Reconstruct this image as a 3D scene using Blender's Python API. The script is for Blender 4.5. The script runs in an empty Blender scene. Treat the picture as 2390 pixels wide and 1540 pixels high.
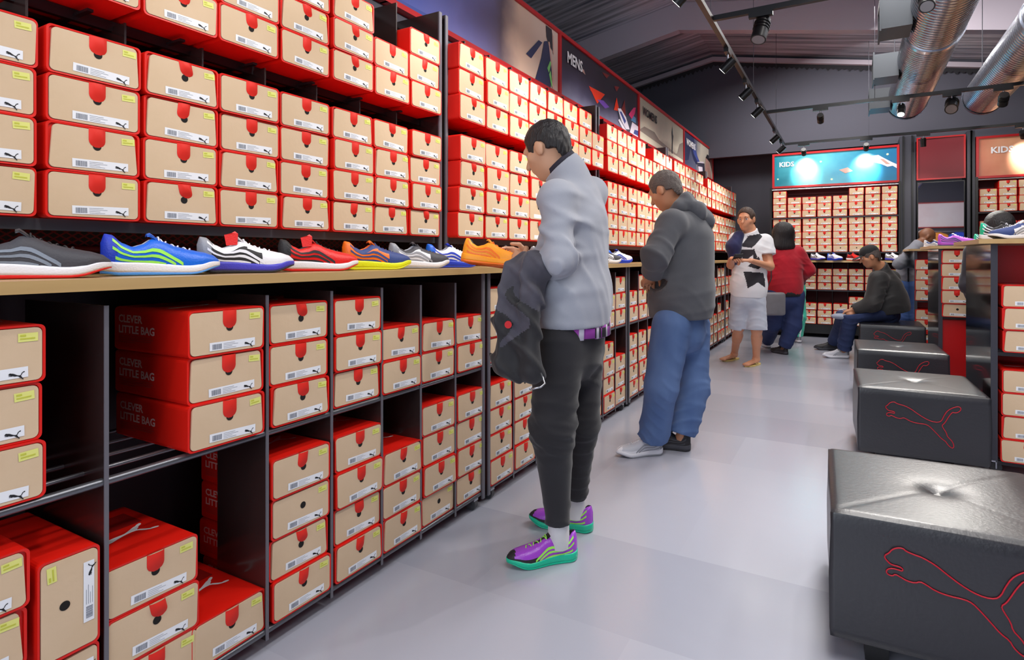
import bpy, bmesh, math, random
import numpy as np
from mathutils import Vector, Matrix
from mathutils.geometry import tessellate_polygon

SC = bpy.context.scene
COL = SC.collection
rnd = random.Random(7)
PI = math.pi

# ------------------------------------------------------------------ camera, world, lights, exposure
F_PX, CX, HY, CAMH = 1380.0, 1195.0, 600.0, 1.2
TH = math.atan((1983 - CX) / F_PX)
CT, ST = math.cos(TH), math.sin(TH)
cam = bpy.data.cameras.new('camera'); cam.sensor_width = 36; cam.lens = 36 * F_PX / 2390
cam.shift_y = -170 / 2390; cam.clip_start = 0.02
camo = bpy.data.objects.new('camera', cam); COL.objects.link(camo)
camo.location = (0, 0, CAMH); camo.rotation_euler = (PI / 2, 0, TH)
SC.camera = camo
SC.view_settings.view_transform = 'Standard'; SC.view_settings.look = 'None'
SC.view_settings.gamma = 1; SC.view_settings.use_curve_mapping = False
SC.view_settings.exposure = 0.0
SC.cycles.max_bounces = 6; SC.cycles.diffuse_bounces = 3; SC.cycles.glossy_bounces = 3
SC.cycles.caustics_reflective = False; SC.cycles.caustics_refractive = False
SC.cycles.sample_clamp_indirect = 6
W = bpy.data.worlds.new('world'); SC.world = W; W.use_nodes = True
W.node_tree.nodes['Background'].inputs[0].default_value = (0.80, 0.88, 1.0, 1)
W.node_tree.nodes['Background'].inputs[1].default_value = 1.3

def area(name, loc, rot, sx, sy, power, col=(1, 0.97, 0.93)):
    l = bpy.data.lights.new(name, 'AREA'); l.shape = 'RECTANGLE'; l.size = sx; l.size_y = sy
    l.energy = power; l.color = col
    o = bpy.data.objects.new(name, l); COL.objects.link(o); o.location = loc; o.rotation_euler = rot
    return o
# unseen area lamps added as soft fill, long along the aisle, above the picture
area('aisle_fill', (0.2, 1.6, 3.3), (0, math.radians(-32), 0), 0.5, 3.4, 100)
area('aisle_fill', (0.3, 5.8, 3.9), (0, math.radians(-28), 0), 0.5, 3.6, 140)
area('aisle_fill', (1.9, 3.6, 3.7), (0, math.radians(16), 0), 0.6, 5.0, 140)
area('aisle_fill', (-0.2, 9.0, 3.9), (math.radians(20), math.radians(-12), 0), 2.4, 0.5, 90)
area('front_fill', (-0.75, -1.5, 1.9), (math.radians(78), 0, 0), 2.4, 2.0, 34, (0.88, 0.94, 1.0))  # unseen lamp added behind the camera as cool front fill

# ------------------------------------------------------------------ helpers
def at(px, py, d):
    """world point seen at photo pixel (px, py) at depth d metres along the view axis"""
    a = (px - CX) / F_PX; b = (HY - py) / F_PX
    return Vector(((a * CT - ST) * d, (a * ST + CT) * d, CAMH + b * d))

def lin(c):
    c = c / 255.0
    return c / 12.92 if c <= 0.04045 else ((c + 0.055) / 1.055) ** 2.4
def rgb(r, g, b): return (lin(r), lin(g), lin(b), 1)

MATS = {}
def mat(name, col, rough=0.6, metal=0.0, spec=0.5, emit=None, es=0.0, bump=None, coat=0.0, vary=None, sheen=0.0):
    """bump = (scale, strength, stretch xyz); vary = (scale, second colour, contrast)"""
    if name in MATS: return MATS[name]
    m = bpy.data.materials.new(name); m.use_nodes = True
    nt = m.node_tree; b = nt.nodes['Principled BSDF']
    b.inputs['Base Color'].default_value = col; b.inputs['Roughness'].default_value = rough
    b.inputs['Metallic'].default_value = metal; b.inputs['Specular IOR Level'].default_value = spec
    if coat: b.inputs['Coat Weight'].default_value = coat; b.inputs['Coat Roughness'].default_value = 0.12
    if sheen: b.inputs['Sheen Weight'].default_value = sheen
    if emit: b.inputs['Emission Color'].default_value = emit; b.inputs['Emission Strength'].default_value = es
    if bump or vary: tc = nt.nodes.new('ShaderNodeTexCoord')
    if bump:
        mp = nt.nodes.new('ShaderNodeMapping'); mp.inputs['Scale'].default_value = bump[2] if len(bump) > 2 else (1, 1, 1)
        nt.links.new(tc.outputs['Object'], mp.inputs[0])
        n = nt.nodes.new('ShaderNodeTexNoise'); n.inputs['Scale'].default_value = bump[0]; n.inputs['Detail'].default_value = 4
        nt.links.new(mp.outputs[0], n.inputs['Vector'])
        bp = nt.nodes.new('ShaderNodeBump'); bp.inputs['Strength'].default_value = bump[1]; bp.inputs['Distance'].default_value = 0.02
        nt.links.new(n.outputs['Fac'], bp.inputs['Height']); nt.links.new(bp.outputs[0], b.inputs['Normal'])
    if vary:
        mp = nt.nodes.new('ShaderNodeMapping'); mp.inputs['Scale'].default_value = vary[3] if len(vary) > 3 else (1, 1, 1)
        nt.links.new(tc.outputs['Object'], mp.inputs[0])
        n = nt.nodes.new('ShaderNodeTexNoise'); n.inputs['Scale'].default_value = vary[0]; n.inputs['Detail'].default_value = 3
        nt.links.new(mp.outputs[0], n.inputs['Vector'])
        r = nt.nodes.new('ShaderNodeValToRGB'); w = vary[2]
        r.color_ramp.elements[0].position = 0.5 - w; r.color_ramp.elements[1].position = 0.5 + w
        r.color_ramp.elements[0].color = col; r.color_ramp.elements[1].color = vary[1]
        nt.links.new(n.outputs['Fac'], r.inputs[0]); nt.links.new(r.outputs[0], b.inputs['Base Color'])
    MATS[name] = m
    return m

class MB:
    """collects faces with materials and links them as ONE mesh object"""
    def __init__(s): s.v = []; s.f = []; s.m = []; s.mats = []; s.sm = []
    def mi(s, m):
        if m not in s.mats: s.mats.append(m)
        return s.mats.index(m)
    def add(s, vs, fs, m, smooth=False):
        o = len(s.v); k = s.mi(m)
        s.v += [tuple(p) for p in vs]
        for f in fs: s.f.append(tuple(i + o for i in f)); s.m.append(k); s.sm.append(smooth)
        return s
    def box(s, lo, hi, m, M=None):
        x0, y0, z0 = lo; x1, y1, z1 = hi
        vs = [(x0,y0,z0),(x1,y0,z0),(x1,y1,z0),(x0,y1,z0),(x0,y0,z1),(x1,y0,z1),(x1,y1,z1),(x0,y1,z1)]
        if M: vs = [M @ Vector(v) for v in vs]
        return s.add(vs, [(0,3,2,1),(4,5,6,7),(0,1,5,4),(1,2,6,5),(2,3,7,6),(3,0,4,7)], m)
    def rbox(s, lo, hi, r, m, seg=2, M=None, smooth=True):
        bm = bmesh.new(); bmesh.ops.create_cube(bm, size=1)
        for v in bm.verts:
            v.co = Vector([lo[i] + (v.co[i] + 0.5) * (hi[i] - lo[i]) for i in range(3)])
        bmesh.ops.bevel(bm, geom=list(bm.edges), offset=r, segments=seg, affect='EDGES', profile=0.5)
        vs = [(M @ v.co) if M else v.co.copy() for v in bm.verts]
        fs = [[v.index for v in f.verts] for f in bm.faces]
        bm.free(); return s.add(vs, fs, m, smooth)
    def cyl(s, p0, p1, r0, m, r1=None, n=12, caps=True, smooth=True):
        r1 = r0 if r1 is None else r1
        p0 = Vector(p0); p1 = Vector(p1); d = (p1 - p0).normalized()
        u = d.orthogonal().normalized(); w = d.cross(u)
        vs = []
        for k in range(n):
            a = 2 * PI * k / n; e = u * math.cos(a) + w * math.sin(a)
            vs += [p0 + e * r0, p1 + e * r1]
        fs = [(2*k, 2*((k+1) % n), 2*((k+1) % n)+1, 2*k+1) for k in range(n)]
        s.add(vs, fs, m, smooth)
        if caps:
            s.add([vs[2*k] for k in range(n)][::-1], [tuple(range(n))], m)
            s.add([vs[2*k+1] for k in range(n)], [tuple(range(n))], m)
        return s
    def tube(s, pts, r, m, n=8, closed=False):
        pts = [Vector(p) for p in pts]; N = len(pts); vs = []
        rr = r if isinstance(r, (list, tuple)) else [r] * N
        u = None
        for i, p in enumerate(pts):
            a = pts[(i-1) % N] if (closed or i > 0) else p; b = pts[(i+1) % N] if (closed or i < N-1) else p
            d = (b - a).normalized()
            if u is None: u = d.orthogonal().normalized()
            u = (u - d * u.dot(d)); u = u.normalized() if u.length > 1e-6 else d.orthogonal().normalized()
            w = d.cross(u)
            for k in range(n):
                t = 2 * PI * k / n; vs.append(p + (u * math.cos(t) + w * math.sin(t)) * rr[i])
        fs = []
        for i in range(N if closed else N - 1):
            j = (i + 1) % N
            for k in range(n):
                k2 = (k + 1) % n; fs.append((i*n+k, i*n+k2, j*n+k2, j*n+k))
        if not closed: fs += [tuple(range(n))[::-1], tuple((N-1)*n + k for k in range(n))]
        return s.add(vs, fs, m, True)
    def poly(s, pts, m, thick=0.0, nrm=None):
        """flat polygon (any outline), optional thickness along nrm"""
        pts = [Vector(p) for p in pts]; n = len(pts)
        tri = tessellate_polygon([pts])
        s.add(pts, [tuple(t) for t in tri], m)
        if thick:
            back = [p - Vector(nrm) * thick for p in pts]
            s.add(back, [tuple(t)[::-1] for t in tri], m)
            s.add(pts + back, [(i, (i+1) % n, n + (i+1) % n, n + i) for i in range(n)], m)
        return s
    def merge(s, vs, fs, m, M, smooth=False):
        return s.add([M @ Vector(v) for v in vs], fs, m, smooth)
    def mesh(s, name):
        me = bpy.data.meshes.new(name); me.from_pydata(s.v, [], s.f)
        for m in s.mats: me.materials.append(m)
        me.polygons.foreach_set('material_index', s.m); me.polygons.foreach_set('use_smooth', s.sm)
        me.update(); return me
    def build(s, name, parent=None, loc=None, rotz=0):
        return link(name, s.mesh(name), parent, loc, rotz)

def link(name, me, parent=None, loc=None, rotz=0):
    o = bpy.data.objects.new(name, me); COL.objects.link(o)
    if parent: o.parent = parent
    if loc is not None: o.location = loc
    if rotz: o.rotation_euler = (0, 0, rotz)
    return o
def tag(o, label, cat, group=None):
    o['label'] = label; o['category'] = cat
    if group: o['group'] = group
    return o
def thing(name, label, cat, loc=(0, 0, 0), rotz=0, group=None):
    o = bpy.data.objects.new(name, None); COL.objects.link(o); o.empty_display_size = 0.05
    o.location = loc; o.rotation_euler = (0, 0, rotz)
    return tag(o, label, cat, group)
def struct(o): o['kind'] = 'structure'; return o

_txt = {}
def text_geo(body, width=None, height=None):
    """flat text outline as triangles in the xy plane, lower left corner at the origin"""
    key = (body, width, height)
    if key in _txt: return _txt[key]
    cu = bpy.data.curves.new('t', 'FONT'); cu.body = body; cu.resolution_u = 2; cu.offset = 0.028
    o = bpy.data.objects.new('t', cu); COL.objects.link(o)
    bpy.context.view_layer.update()
    me = bpy.data.meshes.new_from_object(o.evaluated_get(bpy.context.evaluated_depsgraph_get()))
    vs = np.array([v.co[:] for v in me.vertices]); fs = [tuple(p.vertices) for p in me.polygons]
    bpy.data.objects.remove(o); bpy.data.meshes.remove(me); bpy.data.curves.remove(cu)
    vs[:, :2] -= vs[:, :2].min(0); ext = vs[:, :2].max(0)
    sy = height / ext[1] if height else 1; sx = width / ext[0] if width else sy
    if not height: sy = sx
    vs[:, 0] *= sx; vs[:, 1] *= sy; vs[:, 2] = 0
    _txt[key] = ([tuple(v) for v in vs], fs)
    return _txt[key]
def frame(o, x, y):
    """matrix sending local (x, y) of flat art to world axes x, y at origin o"""
    x = Vector(x); y = Vector(y); z = x.cross(y)
    M = Matrix.Identity(4)
    for i, c in enumerate((x, y, z, Vector(o))):
        for j in range(3): M[j][i] = c[j]
    return M

# leaping cat outline, head at x=0, tail at x=1, traced from the seat emblem
_c = [(560,580),(543,590),(533,606),(517,617),(518,630),(530,645),(541,655),(572,660),(584,668),(582,678),(568,674),
      (545,670),(528,676),(522,688),(530,700),(546,704),(556,694),(575,704),(600,718),(628,722),(645,713),(665,722),
      (700,745),(745,758),(800,764),(825,775),(850,802),(880,838),(915,882),(945,905),(957,930),(975,950),(992,962),
      (1001,940),(990,905),(975,885),(955,862),(948,830),(925,790),(918,770),(935,755),(952,722),(968,690),(990,658),
      (1004,664),(1025,662),(1044,645),(1048,625),(1036,612),(1008,615),(975,632),(950,655),(930,695),(918,728),
      (900,745),(865,745),(825,730),(785,705),(740,670),(700,636),(655,610),(620,600),(595,590),(583,578)]
CAT = [((x - 517) / 531.0, (-(y - 0.10 * (x - 517)) + 640) / 531.0) for x, y in _c]

# ------------------------------------------------------------------ materials
M_RED   = mat('sleeve_red', rgb(224, 24, 10), 0.45, bump=(9, 0.12))
M_KRAFT = mat('kraft_board', rgb(216, 190, 160), 0.75, vary=(6, rgb(208, 180, 147), 0.3), bump=(60, 0.04))
M_TAB   = mat('tab_red', rgb(222, 32, 14), 0.6)
M_HOLE  = mat('hole_black', rgb(14, 10, 10), 0.9)
M_WHITE = mat('label_white', rgb(236, 238, 244), 0.5)
M_BAR   = mat('barcode_grey', rgb(120, 126, 140), 0.6)
M_INK   = mat('ink_black', rgb(20, 20, 26), 0.6)
M_STICK = mat('sticker_yellow', rgb(226, 226, 128), 0.6)
M_STINK = mat('sticker_ink', rgb(196, 198, 70), 0.6)
M_PINK  = mat('print_pale', rgb(240, 196, 190), 0.6)
M_STEEL = mat('dark_steel', rgb(52, 50, 54), 0.32, 0.6, bump=(30, 0.05))
M_EDGE  = mat('panel_edge_grey', rgb(110, 108, 116), 0.4, 0.3)
M_PANEL = mat('black_panel', rgb(38, 31, 31), 0.22, 0.0, vary=(2.0, rgb(54, 40, 38), 0.3), coat=0.3)
M_ROD   = mat('rod_grey', rgb(110, 112, 118), 0.3, 0.7)
M_MAROON= mat('maroon_back', rgb(94, 14, 22), 0.6)
M_REDP  = mat('red_panel', rgb(190, 6, 10), 0.35)
M_FRAME = mat('sign_frame_red', rgb(176, 14, 22), 0.4)
M_DGREY = mat('post_grey', rgb(58, 58, 68), 0.4, 0.2)
M_BLACK = mat('black_metal', rgb(18, 18, 20), 0.35, 0.2)
M_CHROME= mat('chrome', rgb(190, 192, 198), 0.2, 0.9)
M_RUBBER= mat('rubber_grey', rgb(70, 70, 74), 0.6)
# ------------------------------------------------------------------ room shell
def floor_mat():
    m = bpy.data.materials.new('polished_floor'); m.use_nodes = True; nt = m.node_tree; b = nt.nodes['Principled BSDF']
    tc = nt.nodes.new('ShaderNodeTexCoord'); mp = nt.nodes.new('ShaderNodeMapping')
    mp.inputs['Rotation'].default_value = (0, 0, 0.0); nt.links.new(tc.outputs['Object'], mp.inputs[0])
    br = nt.nodes.new('ShaderNodeTexBrick'); br.inputs['Scale'].default_value = 1.0
    br.inputs['Brick Width'].default_value = 1.2; br.inputs['Row Height'].default_value = 0.6
    br.inputs['Mortar Size'].default_value = 0.0; br.inputs['Bias'].default_value = 0.0
    br.inputs['Color1'].default_value = rgb(166, 169, 184); br.inputs['Color2'].default_value = rgb(182, 184, 198)  # block tones stand in for patchy reflections and shadows, put into the colour
    nt.links.new(mp.outputs[0], br.inputs['Vector'])
    n = nt.nodes.new('ShaderNodeTexNoise'); n.inputs['Scale'].default_value = 0.9; n.inputs['Detail'].default_value = 0
    nt.links.new(tc.outputs['Object'], n.inputs['Vector'])
    mx = nt.nodes.new('ShaderNodeMix'); mx.data_type = 'RGBA'; mx.blend_type = 'MULTIPLY'; mx.inputs[0].default_value = 0.10
    nt.links.new(br.outputs['Color'], mx.inputs[6]); nt.links.new(n.outputs['Fac'], mx.inputs[7])
    nt.links.new(mx.outputs[2], b.inputs['Base Color'])
    mr = nt.nodes.new('ShaderNodeMapRange'); mr.inputs['To Min'].default_value = 0.18; mr.inputs['To Max'].default_value = 0.30
    nt.links.new(n.outputs['Fac'], mr.inputs[0]); nt.links.new(mr.outputs[0], b.inputs['Roughness'])
    b.inputs['Specular IOR Level'].default_value = 0.55
    b.inputs['Coat Weight'].default_value = 0.3; b.inputs['Coat Roughness'].default_value = 0.16
    return m
M_WALLD = mat('wall_charcoal', rgb(74, 74, 86), 0.8, bump=(40, 0.05))
M_WALLB = mat('wall_recess', rgb(56, 56, 66), 0.8)
M_BEAM  = mat('beam_grey', rgb(186, 176, 188), 0.6)
M_FOIL  = mat('foil_insulation', rgb(96, 100, 116), 0.45, 0.2, vary=(1.8, rgb(236, 234, 244), 0.22, (0.35, 7, 1)), bump=(2.2, 1.0, (0.6, 9, 1)))
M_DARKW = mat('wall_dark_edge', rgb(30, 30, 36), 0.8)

YB = 10.9                                   # far wall of the recess
def slab(name, lo, hi, m): return struct(MB().box(lo, hi, m).build(name))
slab('floor', (-5.0, -3.0, -0.1), (6.0, YB + .1, 0.0), floor_mat())
slab('wall_left', (-2.2, -1.6, 0), (-2.12, YB, 3.12), M_WALLD)
slab('wall_back', (-5.0, YB, 0), (6.0, YB + .1, 5.0), M_WALLB)
slab('wall_right', (6.0, -3.0, 0), (6.1, YB, 4.2), M_WALLD)
slab('wall_front', (0.75, -1.7, 0), (6.0, -1.6, 4.2), M_WALLD)
slab('wall_outer_left', (-5.1, -3.0, 0), (-5.0, YB, 4.6), M_WALLD)
slab('wall_bulkhead', (-5.0, 10.4, 2.88), (6.0, 10.5, 4.9), M_WALLD)   # upper part of the far wall, standing forward
# pitched roof of wrinkled foil insulation, ridge along the aisle
RX, RZ, SL = -2.0, 4.62, 0.19
def roofz(x): return RZ - SL * abs(x - RX)
m = MB()
m.add([(-5.1,-3.2,roofz(-5.1)),(RX,-3.2,RZ),(RX,11.1,RZ),(-5.1,11.1,roofz(-5.1)),(-5.1,-3.2,roofz(-5.1)+.1),(RX,-3.2,RZ+.1),(RX,11.1,RZ+.1),(-5.1,11.1,roofz(-5.1)+.1)],
      [(0,1,2,3),(7,6,5,4),(0,4,5,1),(2,6,7,3),(3,7,4,0)], M_FOIL)
m.add([(RX,-3.2,RZ),(6.1,-3.2,roofz(6.1)),(6.1,11.1,roofz(6.1)),(RX,11.1,RZ),(RX,-3.2,RZ+.1),(6.1,-3.2,roofz(6.1)+.1),(6.1,11.1,roofz(6.1)+.1),(RX,11.1,RZ+.1)],
      [(0,1,2,3),(7,6,5,4),(0,4,5,1),(1,5,6,2),(2,6,7,3)], M_FOIL)
struct(m.build('ceiling'))
def rafter(y, w, drop0, drop1, name='trim_1'):
    m = MB()
    xs = [-5.0, RX, 6.0]
    for a, b in zip(xs, xs[1:]):
        vs = []
        for x in (a, b):
            vs += [(x, y, roofz(x) - drop1), (x, y + w, roofz(x) - drop1), (x, y + w, roofz(x) - drop0), (x, y, roofz(x) - drop0)]
        m.add(vs, [(0,1,2,3),(4,7,6,5),(0,4,5,1),(1,5,6,2),(2,6,7,3),(3,7,4,0)], M_BEAM)
    return struct(m.build(name))
rafter(8.0, 0.14, 0.0, 0.37, 'trim_1')
rafter(3.4, 0.14, 0.0, 0.37, 'trim_2')
rafter(10.30, 0.08, 0.05, 0.12, 'trim_3')
# foil edge hanging in a dark scalloped strip along the top of the bulkhead
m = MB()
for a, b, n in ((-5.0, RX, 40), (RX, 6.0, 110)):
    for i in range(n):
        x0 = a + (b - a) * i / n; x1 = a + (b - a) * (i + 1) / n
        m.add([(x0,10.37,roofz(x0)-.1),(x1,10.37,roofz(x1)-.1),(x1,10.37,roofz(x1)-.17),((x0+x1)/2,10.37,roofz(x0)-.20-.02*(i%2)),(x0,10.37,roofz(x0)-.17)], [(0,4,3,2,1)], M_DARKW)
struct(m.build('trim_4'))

# ------------------------------------------------------------------ wall signs above the shelves
def grad_mat(name, stops, axis=1, scale=1.0, noise=0.25, rough=0.35, ns=2.5):
    m = bpy.data.materials.new(name); m.use_nodes = True; nt = m.node_tree; b = nt.nodes['Principled BSDF']
    tc = nt.nodes.new('ShaderNodeTexCoord'); sp = nt.nodes.new('ShaderNodeSeparateXYZ'); nt.links.new(tc.outputs['Object'], sp.inputs[0])
    n = nt.nodes.new('ShaderNodeTexNoise'); n.inputs['Scale'].default_value = ns; n.inputs['Detail'].default_value = 4
    nt.links.new(tc.outputs['Object'], n.inputs['Vector'])
    a1 = nt.nodes.new('ShaderNodeMath'); a1.operation = 'MULTIPLY_ADD'; a1.inputs[1].default_value = 1.0 / scale
    nt.links.new(sp.outputs[axis], a1.inputs[0]); a1.inputs[2].default_value = -noise / 2
    a2 = nt.nodes.new('ShaderNodeMath'); a2.operation = 'MULTIPLY_ADD'; a2.inputs[1].default_value = noise
    nt.links.new(n.outputs['Fac'], a2.inputs[0]); nt.links.new(a1.outputs[0], a2.inputs[2])
    r = nt.nodes.new('ShaderNodeValToRGB'); nt.links.new(a2.outputs[0], r.inputs[0])
    els = r.color_ramp.elements
    while len(els) < len(stops): els.new(0.5)
    for e, (p, c) in zip(els, stops): e.position = p; e.color = c
    nt.links.new(r.outputs[0], b.inputs['Base Color']); b.inputs['Roughness'].default_value = rough
    return m

def sign(name, label, o, ux, w, h, bg, art, name_text=None, tcol=M_WHITE, tsize=0.085, tpos=(0.1, 0.1)):
    """sign board: local +x to the viewer's right, +z up, faces local -y; ux = rotation about z"""
    t = thing(name, label, 'sign', o, ux)
    MB().box((0, 0, 0), (w, 0.03, h), bg).build('board', t)
    fr = MB(); b = 0.03
    for lo, hi in (((-b, -.015, -b), (w+b, .035, 0)), ((-b, -.015, h), (w+b, .035, h+b)), ((-b, -.015, 0), (0, .035, h)), ((w, -.015, 0), (w+b, .035, h))):
        fr.box(lo, hi, M_FRAME)
    fr.build('frame', t)
    if art:
        m = MB()
        for i, (pts, mm) in enumerate(art):
            y = -0.0015 - 0.0004 * i
            m.poly([(u * w, y, v * h) for u, v in pts], mm)
        m.build('photo_print', t)
    if name_text:
        vs, fs = text_geo(name_text, height=tsize)
        MB().merge(vs, fs, tcol, frame((tpos[0], -0.008, h - tpos[1] - tsize), (1, 0, 0), (0, 0, 1))).build('lettering', t)
    return t
navy = mat('art_navy', rgb(34, 40, 78), 0.5); blue = mat('art_blue', rgb(62, 78, 150), 0.5)
green = mat('art_green', rgb(120, 200, 110), 0.5); skin_a = mat('art_skin', rgb(200, 160, 150), 0.5)
white_a = mat('art_white', rgb(232, 230, 246), 0.5); orange_a = mat('art_orange', rgb(240, 60, 20), 0.5)
purp = mat('art_purple', rgb(120, 80, 190), 0.5); pink_a = mat('art_pink', rgb(226, 60, 130), 0.5)
sep = mat('art_sepia', rgb(138, 128, 120), 0.6); sepl = mat('art_sand', rgb(206, 204, 186), 0.6); dark_a = mat('art_dark', rgb(34, 30, 40), 0.6)
cyan_a = mat('art_cyan', rgb(90, 150, 200), 0.5); dred = mat('art_dark_red', rgb(120, 30, 24), 0.5); gdark=mat('art_slate', rgb(64,66,84),0.5)
bg1 = grad_mat('photo_dusk', [(0.0, rgb(64, 82, 160)), (0.35, rgb(110, 112, 176)), (0.58, rgb(86, 74, 88)), (0.72, rgb(196, 168, 150)), (1.0, rgb(206, 186, 176))], axis=0, scale=2.0, noise=0.2)
bg2 = grad_mat('photo_night', [(0.0, rgb(120, 122, 150)), (0.3, rgb(70, 68, 96)), (0.6, rgb(40, 34, 52)), (1.0, rgb(26, 28, 38))], axis=2, scale=0.5, noise=0.9, ns=1.8)
bg3 = grad_mat('photo_sepia', [(0.0, rgb(150, 146, 132)), (0.4, rgb(222, 220, 200)), (0.7, rgb(188, 184, 166)), (1.0, rgb(170, 166, 150))], axis=2, scale=0.5, noise=0.7, ns=2)
bg4 = grad_mat('photo_court', [(0.0, rgb(60, 66, 96)), (0.4, rgb(90, 96, 120)), (0.55, rgb(210, 206, 190)), (1.0, rgb(226, 220, 206))], axis=0, scale=2.0, noise=0.3)
SY = 0.49
A1 = [([(.02,-.0),(.2,.0),(.17,.06),(.03,.05)], blue),
      ([(.0,.35),(.012,.35),(.012,1),(.0,1)], white_a), ([(.05,.4),(.058,.4),(.058,.95),(.05,.95)], white_a), ([(.058,.5),(.11,.44),(.11,.46),(.058,.52)], white_a), ([(.015,.55),(.045,.5),(.045,.53),(.015,.58)], white_a),
      ([(.73,.32),(.77,.3),(.86,.66),(.83,.66)], navy),
      ([(.80,0),(.93,0),(.945,.3),(.93,.62),(.90,.74),(.875,.7),(.85,.4)], navy),
      ([(.89,.98),(.94,.98),(.955,.8),(.95,.64),(.915,.7),(.895,.8)], dark_a), ([(.945,.9),(.957,.9),(.96,.6),(.95,.6)], skin_a),
      ([(.91,.74),(.92,.75),(.955,.3),(.965,.0),(.945,.0),(.94,.3)], skin_a),
      ([(.90,.3),(.925,.45),(.935,.42),(.915,.24)], green), ([(.915,.22),(.93,.3),(.945,.05),(.935,.05)], green)]
A2 = [([(.30,.42),(.36,.36),(.43,.44),(.40,.40),(.365,.38)], orange_a),
      ([(.30,.46),(.50,.50),(.40,.22)], orange_a), ([(.40,.3),(.5,.22),(.56,.3),(.48,.36)], purp), ([(.2,.65),(.24,.7),(.26,.62)], skin_a), ([(.46,.9),(.56,.95),(.52,.84)], dred), ([(.62,.8),(.7,.86),(.66,.72)], dred),
      ([(.62,.3),(.66,.6),(.7,.34)], orange_a), ([(.72,.36),(.78,.66),(.8,.3)], dred),
      ([(.67,.40),(.70,.14),(.78,-.02),(.90,-.06),(1,-.06),(1,.36),(.97,.52),(.93,.56),(.88,.58),(.84,.38),(.76,.30)], gdark),
      ([(.675,.38),(.72,.42),(.80,.30),(.86,.08),(.80,.04),(.73,.16)], white_a),
      ([(.70,.34),(.73,.36),(.80,.22),(.78,.14)], blue),
      ([(.68,.14),(.80,-.10),(.92,-.14),(1,-.14),(1,-.03),(.9,-.03),(.8,.02),(.7,.18)], white_a),
      ([(.86,.02),(1,.0),(1,.26),(.9,.28)], white_a), ([(.92,.04),(1,.04),(1,.16),(.94,.14)], blue),
      ([(.88,.30),(.96,.30),(.96,.42),(.9,.44)], cyan_a), ([(.84,.4),(.92,.62),(.96,.66),(.94,.5),(.89,.34)], pink_a)]
A3 = [([(0,.0),(1,.0),(1,.12),(.6,.13),(0,.2)], sepl),
      ([(0,.2),(.1,.36),(.3,.38),(.4,.26),(.55,.22),(.8,.16),(1,.3),(1,.1),(.6,.12)], sep), ([(.84,.2),(.9,.5),(1,.62),(1,.1),(.84,.12)], sep),
      ([(.69,.10),(.70,.45),(.69,.66),(.71,.86),(.72,.66),(.735,.6),(.72,.4),(.715,.1)], dark_a), ([(.705,.05),(.715,.05),(.74,-.05),(.72,-.05)], sep)]
A4 = [([(0,1),(.3,1),(.34,.8),(.42,.45),(.5,.28),(.38,.2),(.3,.3),(.2,.6),(.14,.2),(0,.1)], navy), ([(.24,.8),(.34,.78),(.42,.5),(.5,.36),(.44,.3),(.3,.5)], blue),
      ([(.42,.3),(.6,.42),(.66,.44),(.64,.38),(.46,.24)], white_a), ([(.4,.28),(.68,.4),(.7,0),(.5,0)], gdark), ([(.45,.18),(.6,.24),(.62,-.1),(.5,-.1)], white_a),
      ([(.7,.1),(.72,.6),(.8,.66),(.86,.6),(.95,0),(.84,0),(.8,.34),(.78,0)], skin_a), ([(.72,.62),(.78,.78),(.86,.76),(.88,.55),(.8,.6)], dark_a)]
for i in range(4):
    y0 = 2.33 + 2.105 * i
    bg, art, txt, tc_, lab = [(bg1, A1, None, None, 'long blue and beige photo banner of a stretching runner, first along the shoe wall'),
        (bg2, A2, 'MENS', M_WHITE, 'dark banner lettered MENS with a large sneaker and orange shards'),
        (bg3, A3, 'WOMENS', M_INK, 'sepia beach banner lettered WOMENS in black with a small standing figure'),
        (bg4, A4, 'WOMENS', M_WHITE, 'last banner of the shoe wall, navy and white athlete, near the dark corner')][i]
    sign('banner_sign', lab, (-2.085, y0 + .022, 2.55), PI / 2, 2.06, SY, bg, art, txt, tc_, tsize=0.10, tpos=(0.13, 0.09))
_b = sign('banner_sign', 'end of a blue banner above the nearest shoe bay', (-2.085, 0.247, 2.55), PI / 2, 2.06, SY, bg1, None)
teal = grad_mat('photo_teal', [(0.0, rgb(10, 120, 140)), (0.35, rgb(90, 190, 205)), (0.7, rgb(30, 140, 175)), (1.0, rgb(20, 110, 160))], axis=0, scale=1.65, noise=0.7, ns=2)
star = mat('art_star', rgb(220, 246, 200), 0.4)
def dotp(u, v, r, n=8): return [(u + r * math.cos(2*PI*k/n), v + 3.1 * r * math.sin(2*PI*k/n)) for k in range(n)]
AK = [(dotp(.03,.24,.008), star), (dotp(.40,.72,.01), star), (dotp(.49,.14,.01), star), (dotp(.93,.80,.01), star),
      ([(.80,.78),(.86,.80),(.90,.70),(.96,.56),(1,.48),(1,.36),(.97,.44),(.93,.42),(.88,.52),(.82,.6)], white_a),
      ([(.87,.68),(.90,.66),(.95,.5),(.92,.5)], skin_a), ([(.55,.42),(.62,.48),(.66,.36),(.6,.3)], skin_a)]
ak_t = sign('kids_sign', 'teal sign lettered KIDS with star dots above the far shoe wall', (-1.01, 9.97, 2.29), 0, 1.59, 0.47, teal, AK, 'KIDS', M_WHITE, 0.075, (0.07, 0.10))
orng = grad_mat('photo_orange', [(0.0, rgb(190, 110, 80)), (0.3, rgb(226, 170, 130)), (0.6, rgb(240, 214, 180)), (1.0, rgb(220, 150, 110))], axis=0, scale=1.9, noise=0.6, ns=1.6)
sign('kids_sign', 'orange sign lettered KIDS at the edge of the photo', (1.50, 9.97, 2.28), 0, 1.9, 0.50, orng, None, 'KIDS', M_WHITE, 0.085, (0.13, 0.12))
t = thing('sign_panel', 'plain dark red board with brighter red frame above the mirror', 'panel', (0.83, 9.97, 2.29))
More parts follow.
